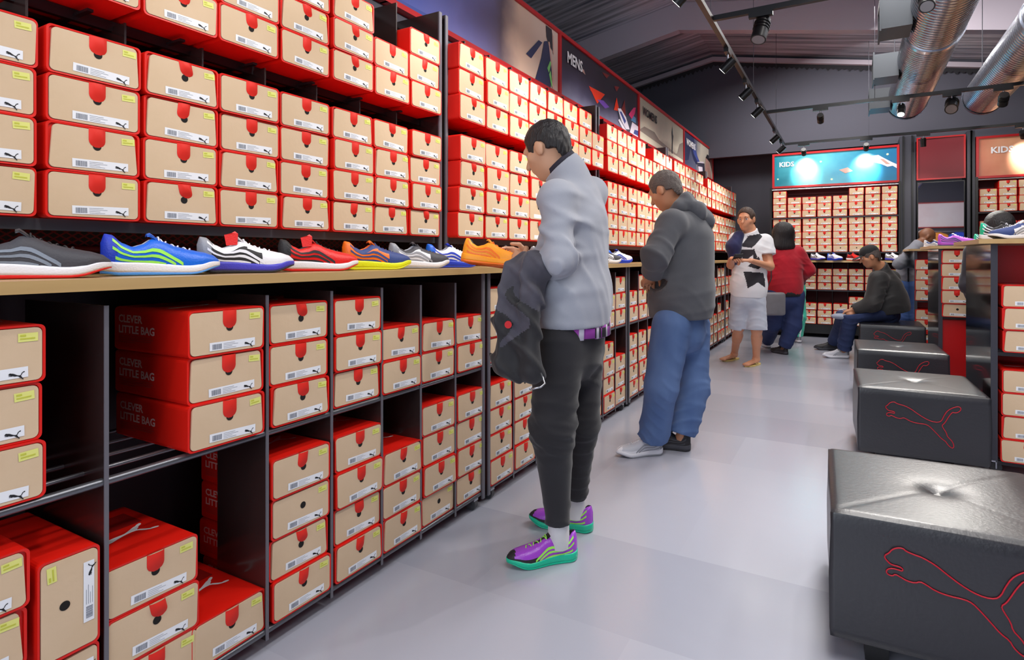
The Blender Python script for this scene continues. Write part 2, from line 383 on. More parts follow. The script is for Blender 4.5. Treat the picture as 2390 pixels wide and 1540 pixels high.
MB().box((0, 0, 0), (0.51, 0.03, 0.55), mat('board_maroon', rgb(112, 14, 30), 0.5)).build('board', t)
m = MB()
for lo, hi in (((-.02,-.012,-.02),(.53,.03,0)),((-.02,-.012,.55),(.53,.03,.57)),((-.02,-.012,0),(0,.03,.55)),((.51,-.012,0),(.53,.03,.55))): m.box(lo, hi, M_FRAME)
m.build('frame', t)
# mirror
t = thing('tall_mirror', 'tall wall mirror below the plain dark red board, shirts reflected in it', 'mirror', (0.83, 9.96, 0.9))
MB().box((0, 0, 0), (0.51, 0.012, 1.33), mat('mirror_glass', rgb(225, 228, 232), 0.02, 1.0)).build('glass', t)
MB().box((-.012, .012, -.012), (.522, .03, 1.342), M_BLACK).build('backing', t)
# far columns between the units
for x0, x1, nm in ((0.615, 0.80, 'trim_5'), (1.375, 1.46, 'trim_6')):
    m = MB().box((x0, 9.96, 0), (x1, 10.38, 2.9), M_DGREY)
    m.box((x0 + .03, 9.935, 0), (x0 + .05, 9.96, 2.9), M_BLACK); m.box((x1 - .05, 9.935, 0), (x1 - .03, 9.96, 2.9), M_BLACK)
    struct(m.build(nm))

# ------------------------------------------------------------------ what the mirror reflects: a clothing wall behind the camera
pinkbg = grad_mat('photo_pink', [(0.0, rgb(236, 214, 222)), (0.5, rgb(250, 240, 244)), (1.0, rgb(224, 180, 186))], axis=0, scale=3, noise=0.5)
sign('banner_sign', 'pale pink banner seen only in the far mirror', (3.9, -1.58, 2.1), PI, 2.8, 0.7, pinkbg, None)
t = thing('clothes_rail', 'steel clothes rail reflected in the far mirror', 'rail', (2.6, -1.4, 1.95))
MB().cyl((-1.3, 0, 0), (1.3, 0, 0), 0.014, M_CHROME).build('rail', t)
for x in (-1.2, 0, 1.2): MB().cyl((x, 0, 0), (x, -.2, 0), 0.012, M_CHROME).build('bracket', t)
for i, (x, c, lb) in enumerate([(1.75, rgb(40, 120, 220), 'blue T-shirt at one end of the reflected rail'), (2.25, rgb(250, 160, 70), 'orange T-shirt hanging mid rail in the mirror'), (2.75, rgb(60, 90, 230), 'royal blue T-shirt beside the orange one in the mirror')]):
    mm = mat('tee_%d' % i, c, 0.8); m = MB()
    out = [(-.22,0),(-.07,.06),(.07,.06),(.22,0),(.34,-.2),(.25,-.26),(.2,-.18),(.2,-.66),(-.2,-.66),(-.2,-.18),(-.25,-.26),(-.34,-.2)]
    m.poly([(x + u, -1.33, 1.86 + v) for u, v in out], mm, 0.05, (0, 1, 0))
    tag(m.build('hanging_shirt'), lb, 'shirt', 'shirts reflected in the mirror')
# ------------------------------------------------------------------ wall shelving, nearest bay to the far corner
BW, BH, BD = 0.228, 0.1225, 0.345           # shoebox
XL, XU = -1.53, -1.76                       # front faces of the lower and the upper rows
bays = [(0.32, 2.41)] + [(2.44 + 2.11 * k, 2.44 + 2.11 * k + 2.07) for k in range(4)]
BN = ['nearest wall bay', 'second wall bay', 'third wall bay', 'fourth wall bay', 'last wall bay']

def mesh_mat():
    """expanded metal: dark red diamonds over black"""
    m = bpy.data.materials.new('expanded_metal'); m.use_nodes = True; nt = m.node_tree; b = nt.nodes['Principled BSDF']
    tc = nt.nodes.new('ShaderNodeTexCoord'); outs = []
    for a in (-1, 1):
        mp = nt.nodes.new('ShaderNodeMapping'); mp.inputs['Rotation'].default_value = (a * math.radians(32), 0, 0)
        nt.links.new(tc.outputs['Object'], mp.inputs[0])
        w = nt.nodes.new('ShaderNodeTexWave'); w.bands_direction = 'Z'; w.inputs['Scale'].default_value = 18
        nt.links.new(mp.outputs[0], w.inputs['Vector']); outs.append(w.outputs['Fac'])
    mx = nt.nodes.new('ShaderNodeMath'); mx.operation = 'MAXIMUM'
    nt.links.new(outs[0], mx.inputs[0]); nt.links.new(outs[1], mx.inputs[1])
    r = nt.nodes.new('ShaderNodeValToRGB'); r.color_ramp.elements[0].position = 0.75; r.color_ramp.elements[1].position = 0.92
    r.color_ramp.elements[0].color = rgb(20, 10, 14); r.color_ramp.elements[1].color = rgb(120, 16, 28)
    nt.links.new(mx.outputs[0], r.inputs[0]); nt.links.new(r.outputs[0], b.inputs['Base Color']); b.inputs['Roughness'].default_value = 0.5
    return m
M_MESH = mesh_mat()

def wall_unit(i, y0, y1):
    t = thing('shoe_shelving', 'tall black two-tier shelving of the %s, filled with shoeboxes' % BN[i], 'shelving', (-2.11, y0, 0), 0, 'wall shelving bays')
    w = y1 - y0
    for y in (0.0, w - 0.022):
        MB().box((0, y, 1.1505), (0.32, y + .022, 2.43), M_PANEL).box((0.32, y, 1.1505), (0.328, y + .022, 2.43), M_EDGE).build('post', t)
    MB().box((0.0, .023, 1.16), (0.02, w - .023, 2.40), mat('upper_back', rgb(38, 12, 18), 0.6)).build('back_panel', t)
    MB().box((0.02, .023, 1.165), (0.024, w - .023, 1.30), M_MESH).build('mesh_panel', t)
    MB().cyl((0.05, .023, 1.225), (0.05, w - .023, 1.225), .010, M_MAROON, n=8).build('cross_bar', t)
    for z in (1.300, 1.900):
        m = MB()
        for x in ((0.06, 0.19) if z > 1.5 else (0.06, 0.17, 0.285)): m.box((x, .023, z - (.030 if x > .18 else .012)), (x + .018, w - .023, z), M_ROD if z < 1.5 and x > .2 else M_STEEL)
        for k in range(1, 8): m.box((.03, w * k / 8 - .008, z - .02), (.285, w * k / 8 + .008, z - .0125), M_STEEL)
        m.build('shelf', t)
    m = MB().box((0.02, .023, 2.405), (0.05, w - .023, 2.43), M_EDGE); m.build('top_rail', t)
    n = 8; 
    for k in range(1, n):
        if i > 2: break
        y = w * k / n if i else 0.144 + 0.2385 * (k - 0)
        for z0, z1 in ((1.82, 1.885), (2.30 if i else 2.04, 2.39)):
            MB().box((0.03, y - .003, z0), (0.27, y + .003, z1), M_PANEL).build('divider', t)
    return t
def counter_unit(i, y0, y1, ys):
    t = thing('counter_cabinet', 'black wheeled cubby cabinet under the counter, %s' % BN[i], 'cabinet', (-2.05, y0, 0), 0, 'wheeled cabinets under the counter')
    w = y1 - y0; X = XL + 2.05
    for y in (0, w - .02):
        MB().box((0.0, y, .04), (X - .004, y + .02, 1.121), M_PANEL).box((X - .004, y, .04), (X + .004, y + .02, 1.121), M_EDGE).build('side_panel', t)
    MB().box((0.0, .021, .06), (.012, w - .021, 1.12), M_WALLD if i else mat('cab_back', rgb(48, 46, 54), 0.6)).build('back_panel', t)
    for y in ys:
        yy = y - y0
        dd = .41 if (i == 0 and y < .8) else .238
        MB().box((X - dd, yy - .004, .04), (X - .003, yy + .004, 1.085), M_PANEL).box((X - .003, yy - .005, .04), (X, yy + .005, 1.085), M_EDGE).build('divider', t)
    for z in (.676, .074):
        m = MB()
        m.cyl((X - .012, .021, z - .0105), (X - .012, w - .021, z - .0105), .010, M_ROD, n=10)
        for dx in (.10, .20, .31, .42): m.cyl((X - dx, .021, z - .0065), (X - dx, w - .021, z - .0065), .006, M_ROD, n=8)
        m.build('shelf', t)
    for y in (0.06, w - .06):
        for x in (X - .03, .08):
            c = MB().box((x - .022, y - .018, .045), (x + .022, y + .018, .058), M_CHROME)
            c.box((x - .016, y - .018, .018), (x + .010, y - .015, .05), M_CHROME).box((x - .016, y + .015, .018), (x + .010, y + .018, .05), M_CHROME)
            c = c.build('castor', t)
            MB().cyl((x - .004, y - .012, .029), (x - .004, y + .012, .029), .029, M_RUBBER, n=18).cyl((x - .004, y - .0145, .029), (x - .004, y + .0145, .029), .012, M_CHROME, n=12).build('wheel', c)
    return t
DY1 = [0.741, 1.187, 1.444, 1.693, 1.926, 2.172]
for i, (a, b) in enumerate(bays):
    wall_unit(i, a, b)
    counter_unit(i, a, b, DY1 if i == 0 else [a + (b - a) * k / 8 for k in range(1, 8)])
wood = mat('worktop_wood', rgb(196, 164, 112), 0.38, vary=(3, rgb(180, 146, 96), 0.3, (6, 0.6, 6)), coat=0.2)
tag(MB().box((-2.085, 0.25, 1.1225), (-1.497, 10.86, 1.150), wood).build('worktop'), 'long tan wooden counter top carrying the row of display sneakers', 'counter')

# ------------------------------------------------------------------ shoebox pieces (front face at x = 0, looking to +x)
def rrect(w, h, r, n=4, taper=0.0):
    pts = []
    for cx, cy, a0 in ((w/2 - r, r, -90), (w/2 - r, h - r, 0), (-w/2 + r, h - r, 90), (-w/2 + r, r, 180)):
        for k in range(n + 1):
            a = math.radians(a0 + 90 * k / n); pts.append((cx + r * math.cos(a), cy + r * math.sin(a)))
    return [(x * (1 - taper * y / h), y) for x, y in pts]
CLB = text_geo('CLEVER\nLITTLE BAG', width=0.175, height=.052)
def sleeve_mesh(prints=True):
    m = MB(); o = rrect(BW, BH, .012); i_ = [(x * .955, BH/2 + (y - BH/2) * .93) for x, y in o]; n = len(o)
    f = [(0, x, y) for x, y in o]; b = [(-BD, x, y) for x, y in o]; ff = [(-.0005, x, y) for x, y in i_]; fb = [(-.006, x, y) for x, y in i_]
    m.add(f + b, [(k, (k+1) % n, n + (k+1) % n, n + k) for k in range(n)][::1], M_RED)
    m.add(b, [tuple(range(n))], M_RED)
    m.add(f + ff, [(k, (k+1) % n, n + (k+1) % n, n + k) for k in range(n)], M_RED)
    m.add(ff + fb, [(k, (k+1) % n, n + (k+1) % n, n + k) for k in range(n)], M_RED)
    m.add(fb, [tuple(range(n))], M_RED)
    if prints:
        # lettering on the side facing -y, reading from the back towards the front
        M = frame((-BD + .022, -BW/2 - .0006, .050), (1, 0, 0), (0, 0, 1))
        m.merge(CLB[0], CLB[1], M_PINK, M)
        for k, (a, bb) in enumerate(((0, .165), (0, .17), (0, .16), (0, .08))):
            z = .042 - k * .0058
            m.add([(-BD+.022+a, -BW/2-.0006, z), (-BD+.022+bb, -BW/2-.0006, z), (-BD+.022+bb, -BW/2-.0006, z+.0018), (-BD+.022+a, -BW/2-.0006, z+.0018)], [(0,1,2,3)], mat('print_dull', rgb(190, 70, 66), 0.6))
        m.poly([(-.14 + .10 * (v), .085 - .17 * (1-u) , BH + .0006) for u, v in CAT], M_WHITE)
        m.add([(-BD+.05,-.08,BH+.0004),(-.20,-.08,BH+.0004),(-.20,.08,BH+.0004),(-BD+.05,.08,BH+.0004)], [(0,1,2,3)], mat('print_darkred', rgb(150, 16, 14), 0.5))
    return m.mesh('sleeve')
def panel_mesh(taper=0.0, wd=0.214):
    m = MB(); o = rrect(wd, .111, .011, taper=taper); n = len(o)
    f = [(.0015, x, y + .0055) for x, y in o]; b = [(-.0055, x, y + .0055) for x, y in o]
    m.add(f, [tuple(range(n))], M_KRAFT); m.add(f + b, [(k, n + k, n + (k+1) % n, (k+1) % n) for k in range(n)], M_KRAFT)
    return m.mesh('front_panel')
def disc(m, y, z, r, x, mm, n=16, sy=1.0):
    m.add([(x, y + r * sy * math.cos(2*PI*k/n), z + r * math.sin(2*PI*k/n)) for k in range(n)], [tuple(range(n))], mm)
def hole_mesh(z=.072, r=.0105):
    m = MB(); disc(m, .003, z, r, .0022, M_HOLE); return m.mesh('thumb_hole')
def tab_mesh(w=.043, ln=.046, tilt=0.0, puff=.007):
    """soft fabric tongue folded over the top edge, rounded at its lower end"""
    m = MB(); nu, nv = 7, 9; vs = []
    for j in range(nv):
        v = j / (nv - 1)
        for i in range(nu):
            u = i / (nu - 1) * 2 - 1
            hw = w / 2 * (1 if v < .6 else math.sqrt(max(0.06, 1 - ((v - .6) / .42) ** 2)))
            x = .0025 + puff * math.sin(PI * min(1, .25 + v * .8)) * (1 - u * u) ** .5 if abs(u) < 1 else .002
            vs.append((x, .003 + u * hw + tilt * v * ln, .1185 - v * ln))
    fs = [(j*nu+i, (j+1)*nu+i, (j+1)*nu+i+1, j*nu+i+1) for j in range(nv-1) for i in range(nu-1)]
    m.add(vs, fs, M_TAB, True)
    return m.mesh('pull_tab')
def label_mesh(tilt=0.0, tall=False):
    m = MB(); w, h = .138, .022; c = Vector((.0024, .013, .024))
    M = Matrix.Translation(c) @ Matrix.Rotation(tilt, 4, 'X')
    def q(y0, y1, z0, z1, mm, x=0.0): m.add([M @ Vector(p) for p in ((x, y0, z0), (x, y1, z0), (x, y1, z1), (x, y0, z1))], [(0,1,2,3)], mm)
    q(-w/2, w/2, -h/2, h/2, M_WHITE)
    r = random.Random(3); y = -w/2 + .008
    while y < -w/2 + .034:
        d = r.choice((.0009, .0014, .002)); q(y, y + d, -h/2 + .003, h/2 - .005, M_BAR, .0004); y += d + r.choice((.0008, .0012))
    for k in range(4): q(-w/2 + .040, -w/2 + .040 + (.034, .044, .026, .038)[k], h/2 - .006 - k*.0042, h/2 - .0052 - k*.0042, M_BAR, .0004)
    m.poly([M @ Vector((.0005, w/2 - .034 + u * .028, -.002 + v * .026)) for u, v in CAT], M_INK)
    return m.mesh('barcode_label')
def sticker_mesh(tilt=0.0):
    m = MB(); M = Matrix.Translation((.0024, .082, .097)) @ Matrix.Rotation(tilt, 4, 'X')
    def q(y0, y1, z0, z1, mm, x=0.0): m.add([M @ Vector(p) for p in ((x, y0, z0), (x, y1, z0), (x, y1, z1), (x, y0, z1))], [(0,1,2,3)], mm)
    q(-.0175, .0175, -.009, .009, M_STICK)
    q(-.014, -.004, .002, .006, M_STINK, .0004); q(-.014, .012, -.004, -.001, M_STINK, .0004)
    return m.mesh('price_sticker')
SLV, SLVP = sleeve_mesh(True), sleeve_mesh(False)
PAN = [panel_mesh(0), panel_mesh(.05), panel_mesh(.08), panel_mesh(-.03)]
HOL = hole_mesh(); TABS = [tab_mesh(), tab_mesh(.041, .049), tab_mesh(.044, .043, .10), tab_mesh(.038, .046, -.12), tab_mesh(.040, .040, .22, .009)]
LBL = [label_mesh(a) for a in (0, .02, -.03)]; STK = [sticker_mesh(a) for a in (0, .06, -.05)]

ORD = ['first', 'second', 'third', 'fourth', 'fifth', 'sixth', 'seventh', 'eighth', 'ninth', 'tenth', 'eleventh', 'twelfth']
boxes = []       # (x, y, z, rotz, scale, label, group, tab kind)
def stack(x, y, z, n, rz, where, group, s=1.0, jit=.004, kinds=None, pitch=None, wy=1.0):
    for k in range(n):
        jy = rnd.uniform(-jit, jit); jx = rnd.uniform(-.010, .004)
        dx = jx * math.cos(rz) - jy * math.sin(rz); dy = jx * math.sin(rz) + jy * math.cos(rz)
        pos = 'alone on its shelf' if n == 1 else (['at the bottom', 'second from bottom', 'third from bottom', 'fourth from bottom', 'fifth from bottom'][k])
        kind = kinds[k] if kinds else (rnd.choice((0, 0, 1, 1, 2, 3, 4)))
        boxes.append(dict(x=x+dx, y=y+dy, z=z + (pitch or .1235 * s) * k, rz=rz + rnd.uniform(-.016, .016) * (1 if x < -1.7 and y < 2.4 else .6), s=s,
                          label=where % pos, group=group, kind=kind, pan=rnd.choice((0, 0, 1, 2, 3))))
TAB, HOLE_ONLY = 0, 9
# nearest bay, upper tiers
c1 = [0.346, 0.582] + [0.825 + .2385 * k for k in range(7)]
for k, y in enumerate(c1[1:]):
    w = 'red shoebox, ' + ORD[k] + ' column from near end, %s, '
    stack(XU, y, 1.3015, 4, 0, w + 'lower tier, nearest wall bay', 'shoeboxes on the lower open tier')
    stack(XU, y, 1.9015, (3, 3, 3, 3, 3, 3, 2, 3)[k], 0, w + 'top tier, nearest wall bay', 'shoeboxes on the top tier')
for i, (a, b) in enumerate(bays[1:], 1):
    for k in range(8):
        y = a + .140 + .2545 * k
        w = 'red shoebox, ' + ORD[k] + ' column from near end, %s, '
        n1 = 3
        if (i, k) in ((1, 7), (2, 4), (3, 6)): n1 = 2
        stack(XU + .05, y, 1.3015, 4, 0, w + 'lower tier, ' + BN[i], 'shoeboxes on the lower open tier', 1.06, jit=.005)
        stack(XU + .05, y, 1.9015, n1, 0, w + 'top tier, ' + BN[i], 'shoeboxes on the top tier', 1.06, jit=.005)
# nearest bay, under the counter: (centre y, count on the middle shelf), (centre y, count on the bottom shelf)
mid = [(0.50, 3, 'far-left edge'), (1.052, 3, ''), (1.314, 3, ''), (1.568, 3, ''), (1.809, 2, ''), (2.047, 2, ''), (2.296, 2, '')]
bot = [(0.472, 4, 0), (0.858, 3, 0), (1.070, 1, 0), (1.318, 4, 0), (1.575, 4, 0), (1.812, 3, 0), (2.055, 4, 0), (2.302, 4, 0)]
for k, (y, n, _) in enumerate(mid):
    stack(XL if k != 1 else XL + .012, y, .6775, n, 0, 'red shoebox, ' + ORD[k] + ' stack from near end, %s, middle shelf, nearest cabinet', 'shoeboxes on the middle cubby shelf', pitch=.126, s=1.02 if k != 1 else 1.03, kinds=[1]*n if k == 1 else None)
for k, (y, n, _) in enumerate(bot):
    kinds = None
    if k == 3: kinds = [3, 4, HOLE_ONLY, 3]
    if k == 6: kinds = [HOLE_ONLY, 1, 1, 1]
    stack(XL, y, .0755, n, 0, 'red shoebox, ' + ORD[k] + ' stack from near end, %s, bottom shelf, nearest cabinet', 'shoeboxes on the bottom cubby shelf', pitch=.126, s=1.02, kinds=kinds)
for i, (a, b) in enumerate(bays[1:], 1):
    for k in range(8):
        y = a + (b - a) * (k + .5) / 8
        n1 = rnd.choice((2, 3, 3, 3)); n2 = rnd.choice((3, 4, 4, 4))
        if i == 1 and k == 0: n1, n2 = 3, 4
        stack(XL, y, .6775, n1, 0, 'red shoebox, ' + ORD[k] + ' stack, %s, middle shelf of counter cabinet, ' + BN[i], 'shoeboxes on the middle cubby shelf', pitch=.1245)
        stack(XL, y, .0755, n2, 0, 'red shoebox, ' + ORD[k] + ' stack, %s, bottom shelf of counter cabinet, ' + BN[i], 'shoeboxes on the bottom cubby shelf', pitch=.1245)
# far wall, children's boxes
KS = .82
top1 = [4, 3, 3, 3, 3, 4, 4, 4]
for k in range(8):
    x = -0.935 + .2035 * k
    w = 'small shoebox, ' + ORD[k] + ' column, %s, '
    stack(x, 9.96, 1.278, 5, -PI/2, w + 'lower tier under teal KIDS sign', 'small shoeboxes of the far wall', KS, kinds=[HOLE_ONLY if k in (4, 5) else 0, 0, 0, 0, 0])
    stack(x, 9.96, 1.806, top1[k], -PI/2, w + 'top tier under teal KIDS sign', 'small shoeboxes of the far wall', KS)
    stack(x, 9.96, .716, 3, -PI/2, w + 'middle cubby shelf of far wall', 'small shoeboxes of the far wall', KS, pitch=.106)
    stack(x, 9.96, .20, (3, 3, 3, 3, 3, 4, 3, 3)[k], -PI/2, w + 'bottom cubby shelf of far wall', 'small shoeboxes of the far wall', KS, pitch=.106)
for k in range(6):
    x = 1.60 + .2035 * k
    w = 'small shoebox, ' + ORD[k] + ' column, %s, '
    stack(x, 9.96, 1.278, 4, -PI/2, w + 'lower tier under orange KIDS sign', 'small shoeboxes under the orange sign', KS)
    stack(x, 9.96, 1.806, (3, 4, 4, 3, 4, 4)[k], -PI/2, w + 'top tier under orange KIDS sign', 'small shoeboxes under the orange sign', KS)
# island shelves in the aisle
stack(.842, 4.16, .6775, 3, -PI/2, 'red shoebox on upper shelf of the nearest island unit, %s', 'shoeboxes on the island units')
stack(.842, 4.16, .0755, 4, -PI/2, 'red shoebox on bottom shelf of the nearest island unit, %s', 'shoeboxes on the island units', s=1.03)
stack(.809, 6.38, .6775, 5, -PI/2, 'red shoebox on the second island unit, %s', 'shoeboxes on the island units', pitch=.117, s=.94, kinds=[HOLE_ONLY, 0, 0, 0, 0])
stack(.800, 8.62, .6775, 4, -PI/2, 'red shoebox on upper shelf of the third island unit, %s', 'shoeboxes on the island units')
stack(.800, 8.62, .0755, 4, -PI/2, 'red shoebox on bottom shelf of the third island unit, %s', 'shoeboxes on the island units')

def project(p):
    xc = p[0] * CT + p[1] * ST; zc = -p[0] * ST + p[1] * CT
    return (CX + F_PX * xc / zc, HY - F_PX * (p[2] - CAMH) / zc) if zc > .05 else (-1e4, -1e4)
HIDERS = [(1240, 400, 1405, 1150), (1515, 470, 1650, 1000), (1795, 560, 1870, 760), (2000, 600, 2090, 740)]
for b in boxes:
    c, s = math.cos(b['rz']), math.sin(b['rz']); h = BW / 2 * b['s']
    P = [project((b['x'] - s * u, b['y'] + c * u, b['z'] + v)) for u, v in ((-h, 0), (h, 0), (h, BH * b['s']), (-h, BH * b['s']))]
    ar = abs(sum(P[k][0] * P[(k+1) % 4][1] - P[(k+1) % 4][0] * P[k][1] for k in range(4))) / 2
    cx = sum(p[0] for p in P) / 4; cy = sum(p[1] for p in P) / 4
    inside = max(p[0] for p in P) > 3 and min(p[0] for p in P) < 2387 and max(p[1] for p in P) > 3 and min(p[1] for p in P) < 1537
    hid = any(a < cx < c_ and b_ < cy < d for a, b_, c_, d in HIDERS)
    b['in'] = inside; b['area'] = ar * (0.2 if hid else 1)
order = sorted([b for b in boxes if b['in']], key=lambda b: -b['area'])
ones, rest = order[:304], order[304:]
KID_L = {}
for b in ones:
    big = b['area'] > 2500
    r = link('shoebox', SLV if big else SLVP, None, (b['x'], b['y'], b['z']), b['rz']); r.scale = (b['s'],) * 3
    tag(r, b['label'], 'shoebox', b['group'])
    link('front_panel', PAN[b['pan']], r)
    link('thumb_hole', HOL, r)
    if b['kind'] != HOLE_ONLY: link('pull_tab', TABS[b['kind']], r)
    link('barcode_label', rnd.choice(LBL), r)
    if not (b['rz'] < -1 and b['y'] > 9) or True: link('price_sticker', rnd.choice(STK), r)
# the box stood on its end on the bottom shelf, beside the first divider
r = link('shoebox', SLV, None, (XL + .005, 0.665 + .0625, .0755 + .114), 0); r.rotation_euler = (PI/2, 0, 0)
r.location = (XL + .005, 0.664 + .06, .0757 + .2285 + .114)
tag(r, 'shoebox turned on its end, round hole showing, bottom shelf by the first divider', 'shoebox', 'shoeboxes on the bottom cubby shelf')
for nm, me in (('front_panel', PAN[0]), ('thumb_hole', HOL), ('barcode_label', LBL[0]), ('price_sticker', STK[1])): link(nm, me, r)
r2 = link('shoebox', SLVP, None, (XL - .002, 0.666 + .06, .0755 + .114), 0); r2.rotation_euler = (PI/2, 0, 0)
tag(r2, 'shoebox on its end directly beneath the turned one, bottom shelf', 'shoebox', 'shoeboxes on the bottom cubby shelf')
for nm, me in (('front_panel', PAN[1]), ('thumb_hole', HOL), ('pull_tab', TABS[1]), ('barcode_label', LBL[0]), ('price_sticker', STK[1])): link(nm, me, r2)

# everything beyond the 300 that show largest, as one mass
def simple_geo():
    m = MB(); x = .0; hw = BW/2
    m.box((-BD, -hw, 0), (0, hw, BH), M_RED)
    o = rrect(.214, .111, .011, 2); m.add([(.0015, u, v + .0055) for u, v in o], [tuple(range(len(o)))], M_KRAFT)
    m.add([(.002, -.056, .013), (.002, .082, .013), (.002, .082, .035), (.002, -.056, .035)], [(0,1,2,3)], M_WHITE)
    m.add([(.002, .064, .088), (.002, .1, .088), (.002, .1, .106), (.002, .064, .106)], [(0,1,2,3)], M_STICK)
    disc(m, .003, .074, .0105, .002, M_HOLE, 8)
    m.add([(.006, -.015, .117), (.009, -.015, .092), (.008, .003, .080), (.009, .021, .092), (.006, .021, .117)], [(0,1,2,3,4)], M_TAB)
    return m
sg = simple_geo(); mass = MB()
for b in rest:
    M = Matrix.Translation((b['x'], b['y'], b['z'])) @ Matrix.Rotation(b['rz'], 4, 'Z') @ Matrix.Scale(b['s'], 4)
    o = len(mass.v); mass.v += [tuple(M @ Vector(v)) for v in sg.v]; mass.f += [tuple(i + o for i in f) for f in sg.f]
    if not mass.mats: mass.mats = sg.mats
    mass.m += sg.m; mass.sm += sg.sm
mo = mass.build('shoebox_stacks'); mo['kind'] = 'stuff'
tag(mo, 'remaining distant red and kraft shoeboxes along both walls', 'shoeboxes')
print('BOXES', len(boxes), 'in frame', len(order), 'ones', len(ones), 'smallest', ones[-1]['area'])

# ------------------------------------------------------------------ far wall shelving
def far_unit(x0, x1, label, lower=True):
    t = thing('shoe_shelving', label, 'shelving', (x0, 9.94, 0), 0, 'far wall shelving units'); w = x1 - x0
    for x in (-.03, w): MB().box((x, 0, 0), (x + .03, .40, 2.27), M_BLACK).build('post', t)
    MB().box((0, .385, .1), (w, .40, 2.27), M_MAROON).build('back_panel', t)
    MB().box((0, .0, .06), (w, .38, .195), M_BLACK).build('base', t)
    for z in (.714, 1.276, 1.802): MB().box((0, .012, z - .02), (w, .38, z), M_STEEL).build('shelf', t)
    for z in (2.235,): MB().cyl((0, .03, z), (w, .03, z), .012, M_CHROME, n=8).build('rail', t)
    n = int(round(w / .2035))
    for k in range(1, n):
        MB().box((k * .2035 + .007 - .002, .03, .195), (k * .2035 + .007 + .002, .37, 1.12), M_BLACK).build('divider', t)
    return t
far_unit(-1.045, .60, 'black shelving full of small shoeboxes under the teal KIDS sign')
far_unit(1.49, 3.2, 'black shelving of small shoeboxes under the orange KIDS sign')
for x0, x1, lb in ((-1.04, .595, 'tan counter strip with display sneakers, far wall beneath teal sign'), (1.495, 3.195, 'tan counter strip of the far shelving, beneath orange sign')):
    tag(MB().box((x0, 9.85, 1.123), (x1, 10.31, 1.150), wood).build('worktop'), lb, 'counter')

# ------------------------------------------------------------------ island units
def island(y, label, x0=.68, w=1.5, d=.80, lowred=False):
    t = thing('island_shelving', label, 'shelving', (x0, y, 0), 0, 'island shelving units')
    for x in (0, w - .03):
        MB().box((x, 0, .075), (x + .03, d, 1.273), M_GLOSS).box((x, -.006, .075), (x + .03, 0, 1.273), M_DGREY).build('side_panel', t)
    MB().box((.03, d/2 - .01, .10), (w - .03, d/2 + .01, 1.27), M_REDP).build('back_panel', t)
    for z in ((.676, .074) if not lowred else (.676,)):
        m = MB()
        for yy in (.0, .12, .25, .36): m.box((.031, yy, z - .02), (w - .031, yy + .02, z), M_STEEL)
        m.build('shelf', t)
    if lowred: MB().box((.031, .03, .10), (w - .031, .05, .65), M_REDP).build('front_panel', t)
    for x in (.03, w - .03):
        for yy in (.05, d - .05):
            c = MB().box((x - .02, yy - .018, .056), (x + .02, yy + .018, .0745), M_CHROME).box((x - .003, yy - .018, .02), (x + .003, yy - .014, .057), M_CHROME).build('castor', t)
            MB().cyl((x, yy - .012, .028), (x, yy + .012, .028), .028, M_RUBBER, n=16).build('wheel', c)
    return t
M_GLOSS = mat('gloss_black_panel', rgb(16, 17, 22), 0.06, 0.0, coat=0.6)
island(4.17, 'nearest island unit with a glossy black end panel and shoeboxes')
island(6.40, 'second island unit along the aisle with a bright red lower panel', lowred=True)
island(8.64, 'farthest island unit near the far wall with black end panels')
for y, lb in ((4.17, 'tan wooden top of the nearest island unit'), (6.40, 'tan wooden top of the second island unit, purple sneaker on it'), (8.64, 'tan wooden top of the farthest island unit')):
    tag(MB().box((.62, y - .05, 1.2745), (2.24, y + .86, 1.300), wood).build('worktop'), lb, 'counter')
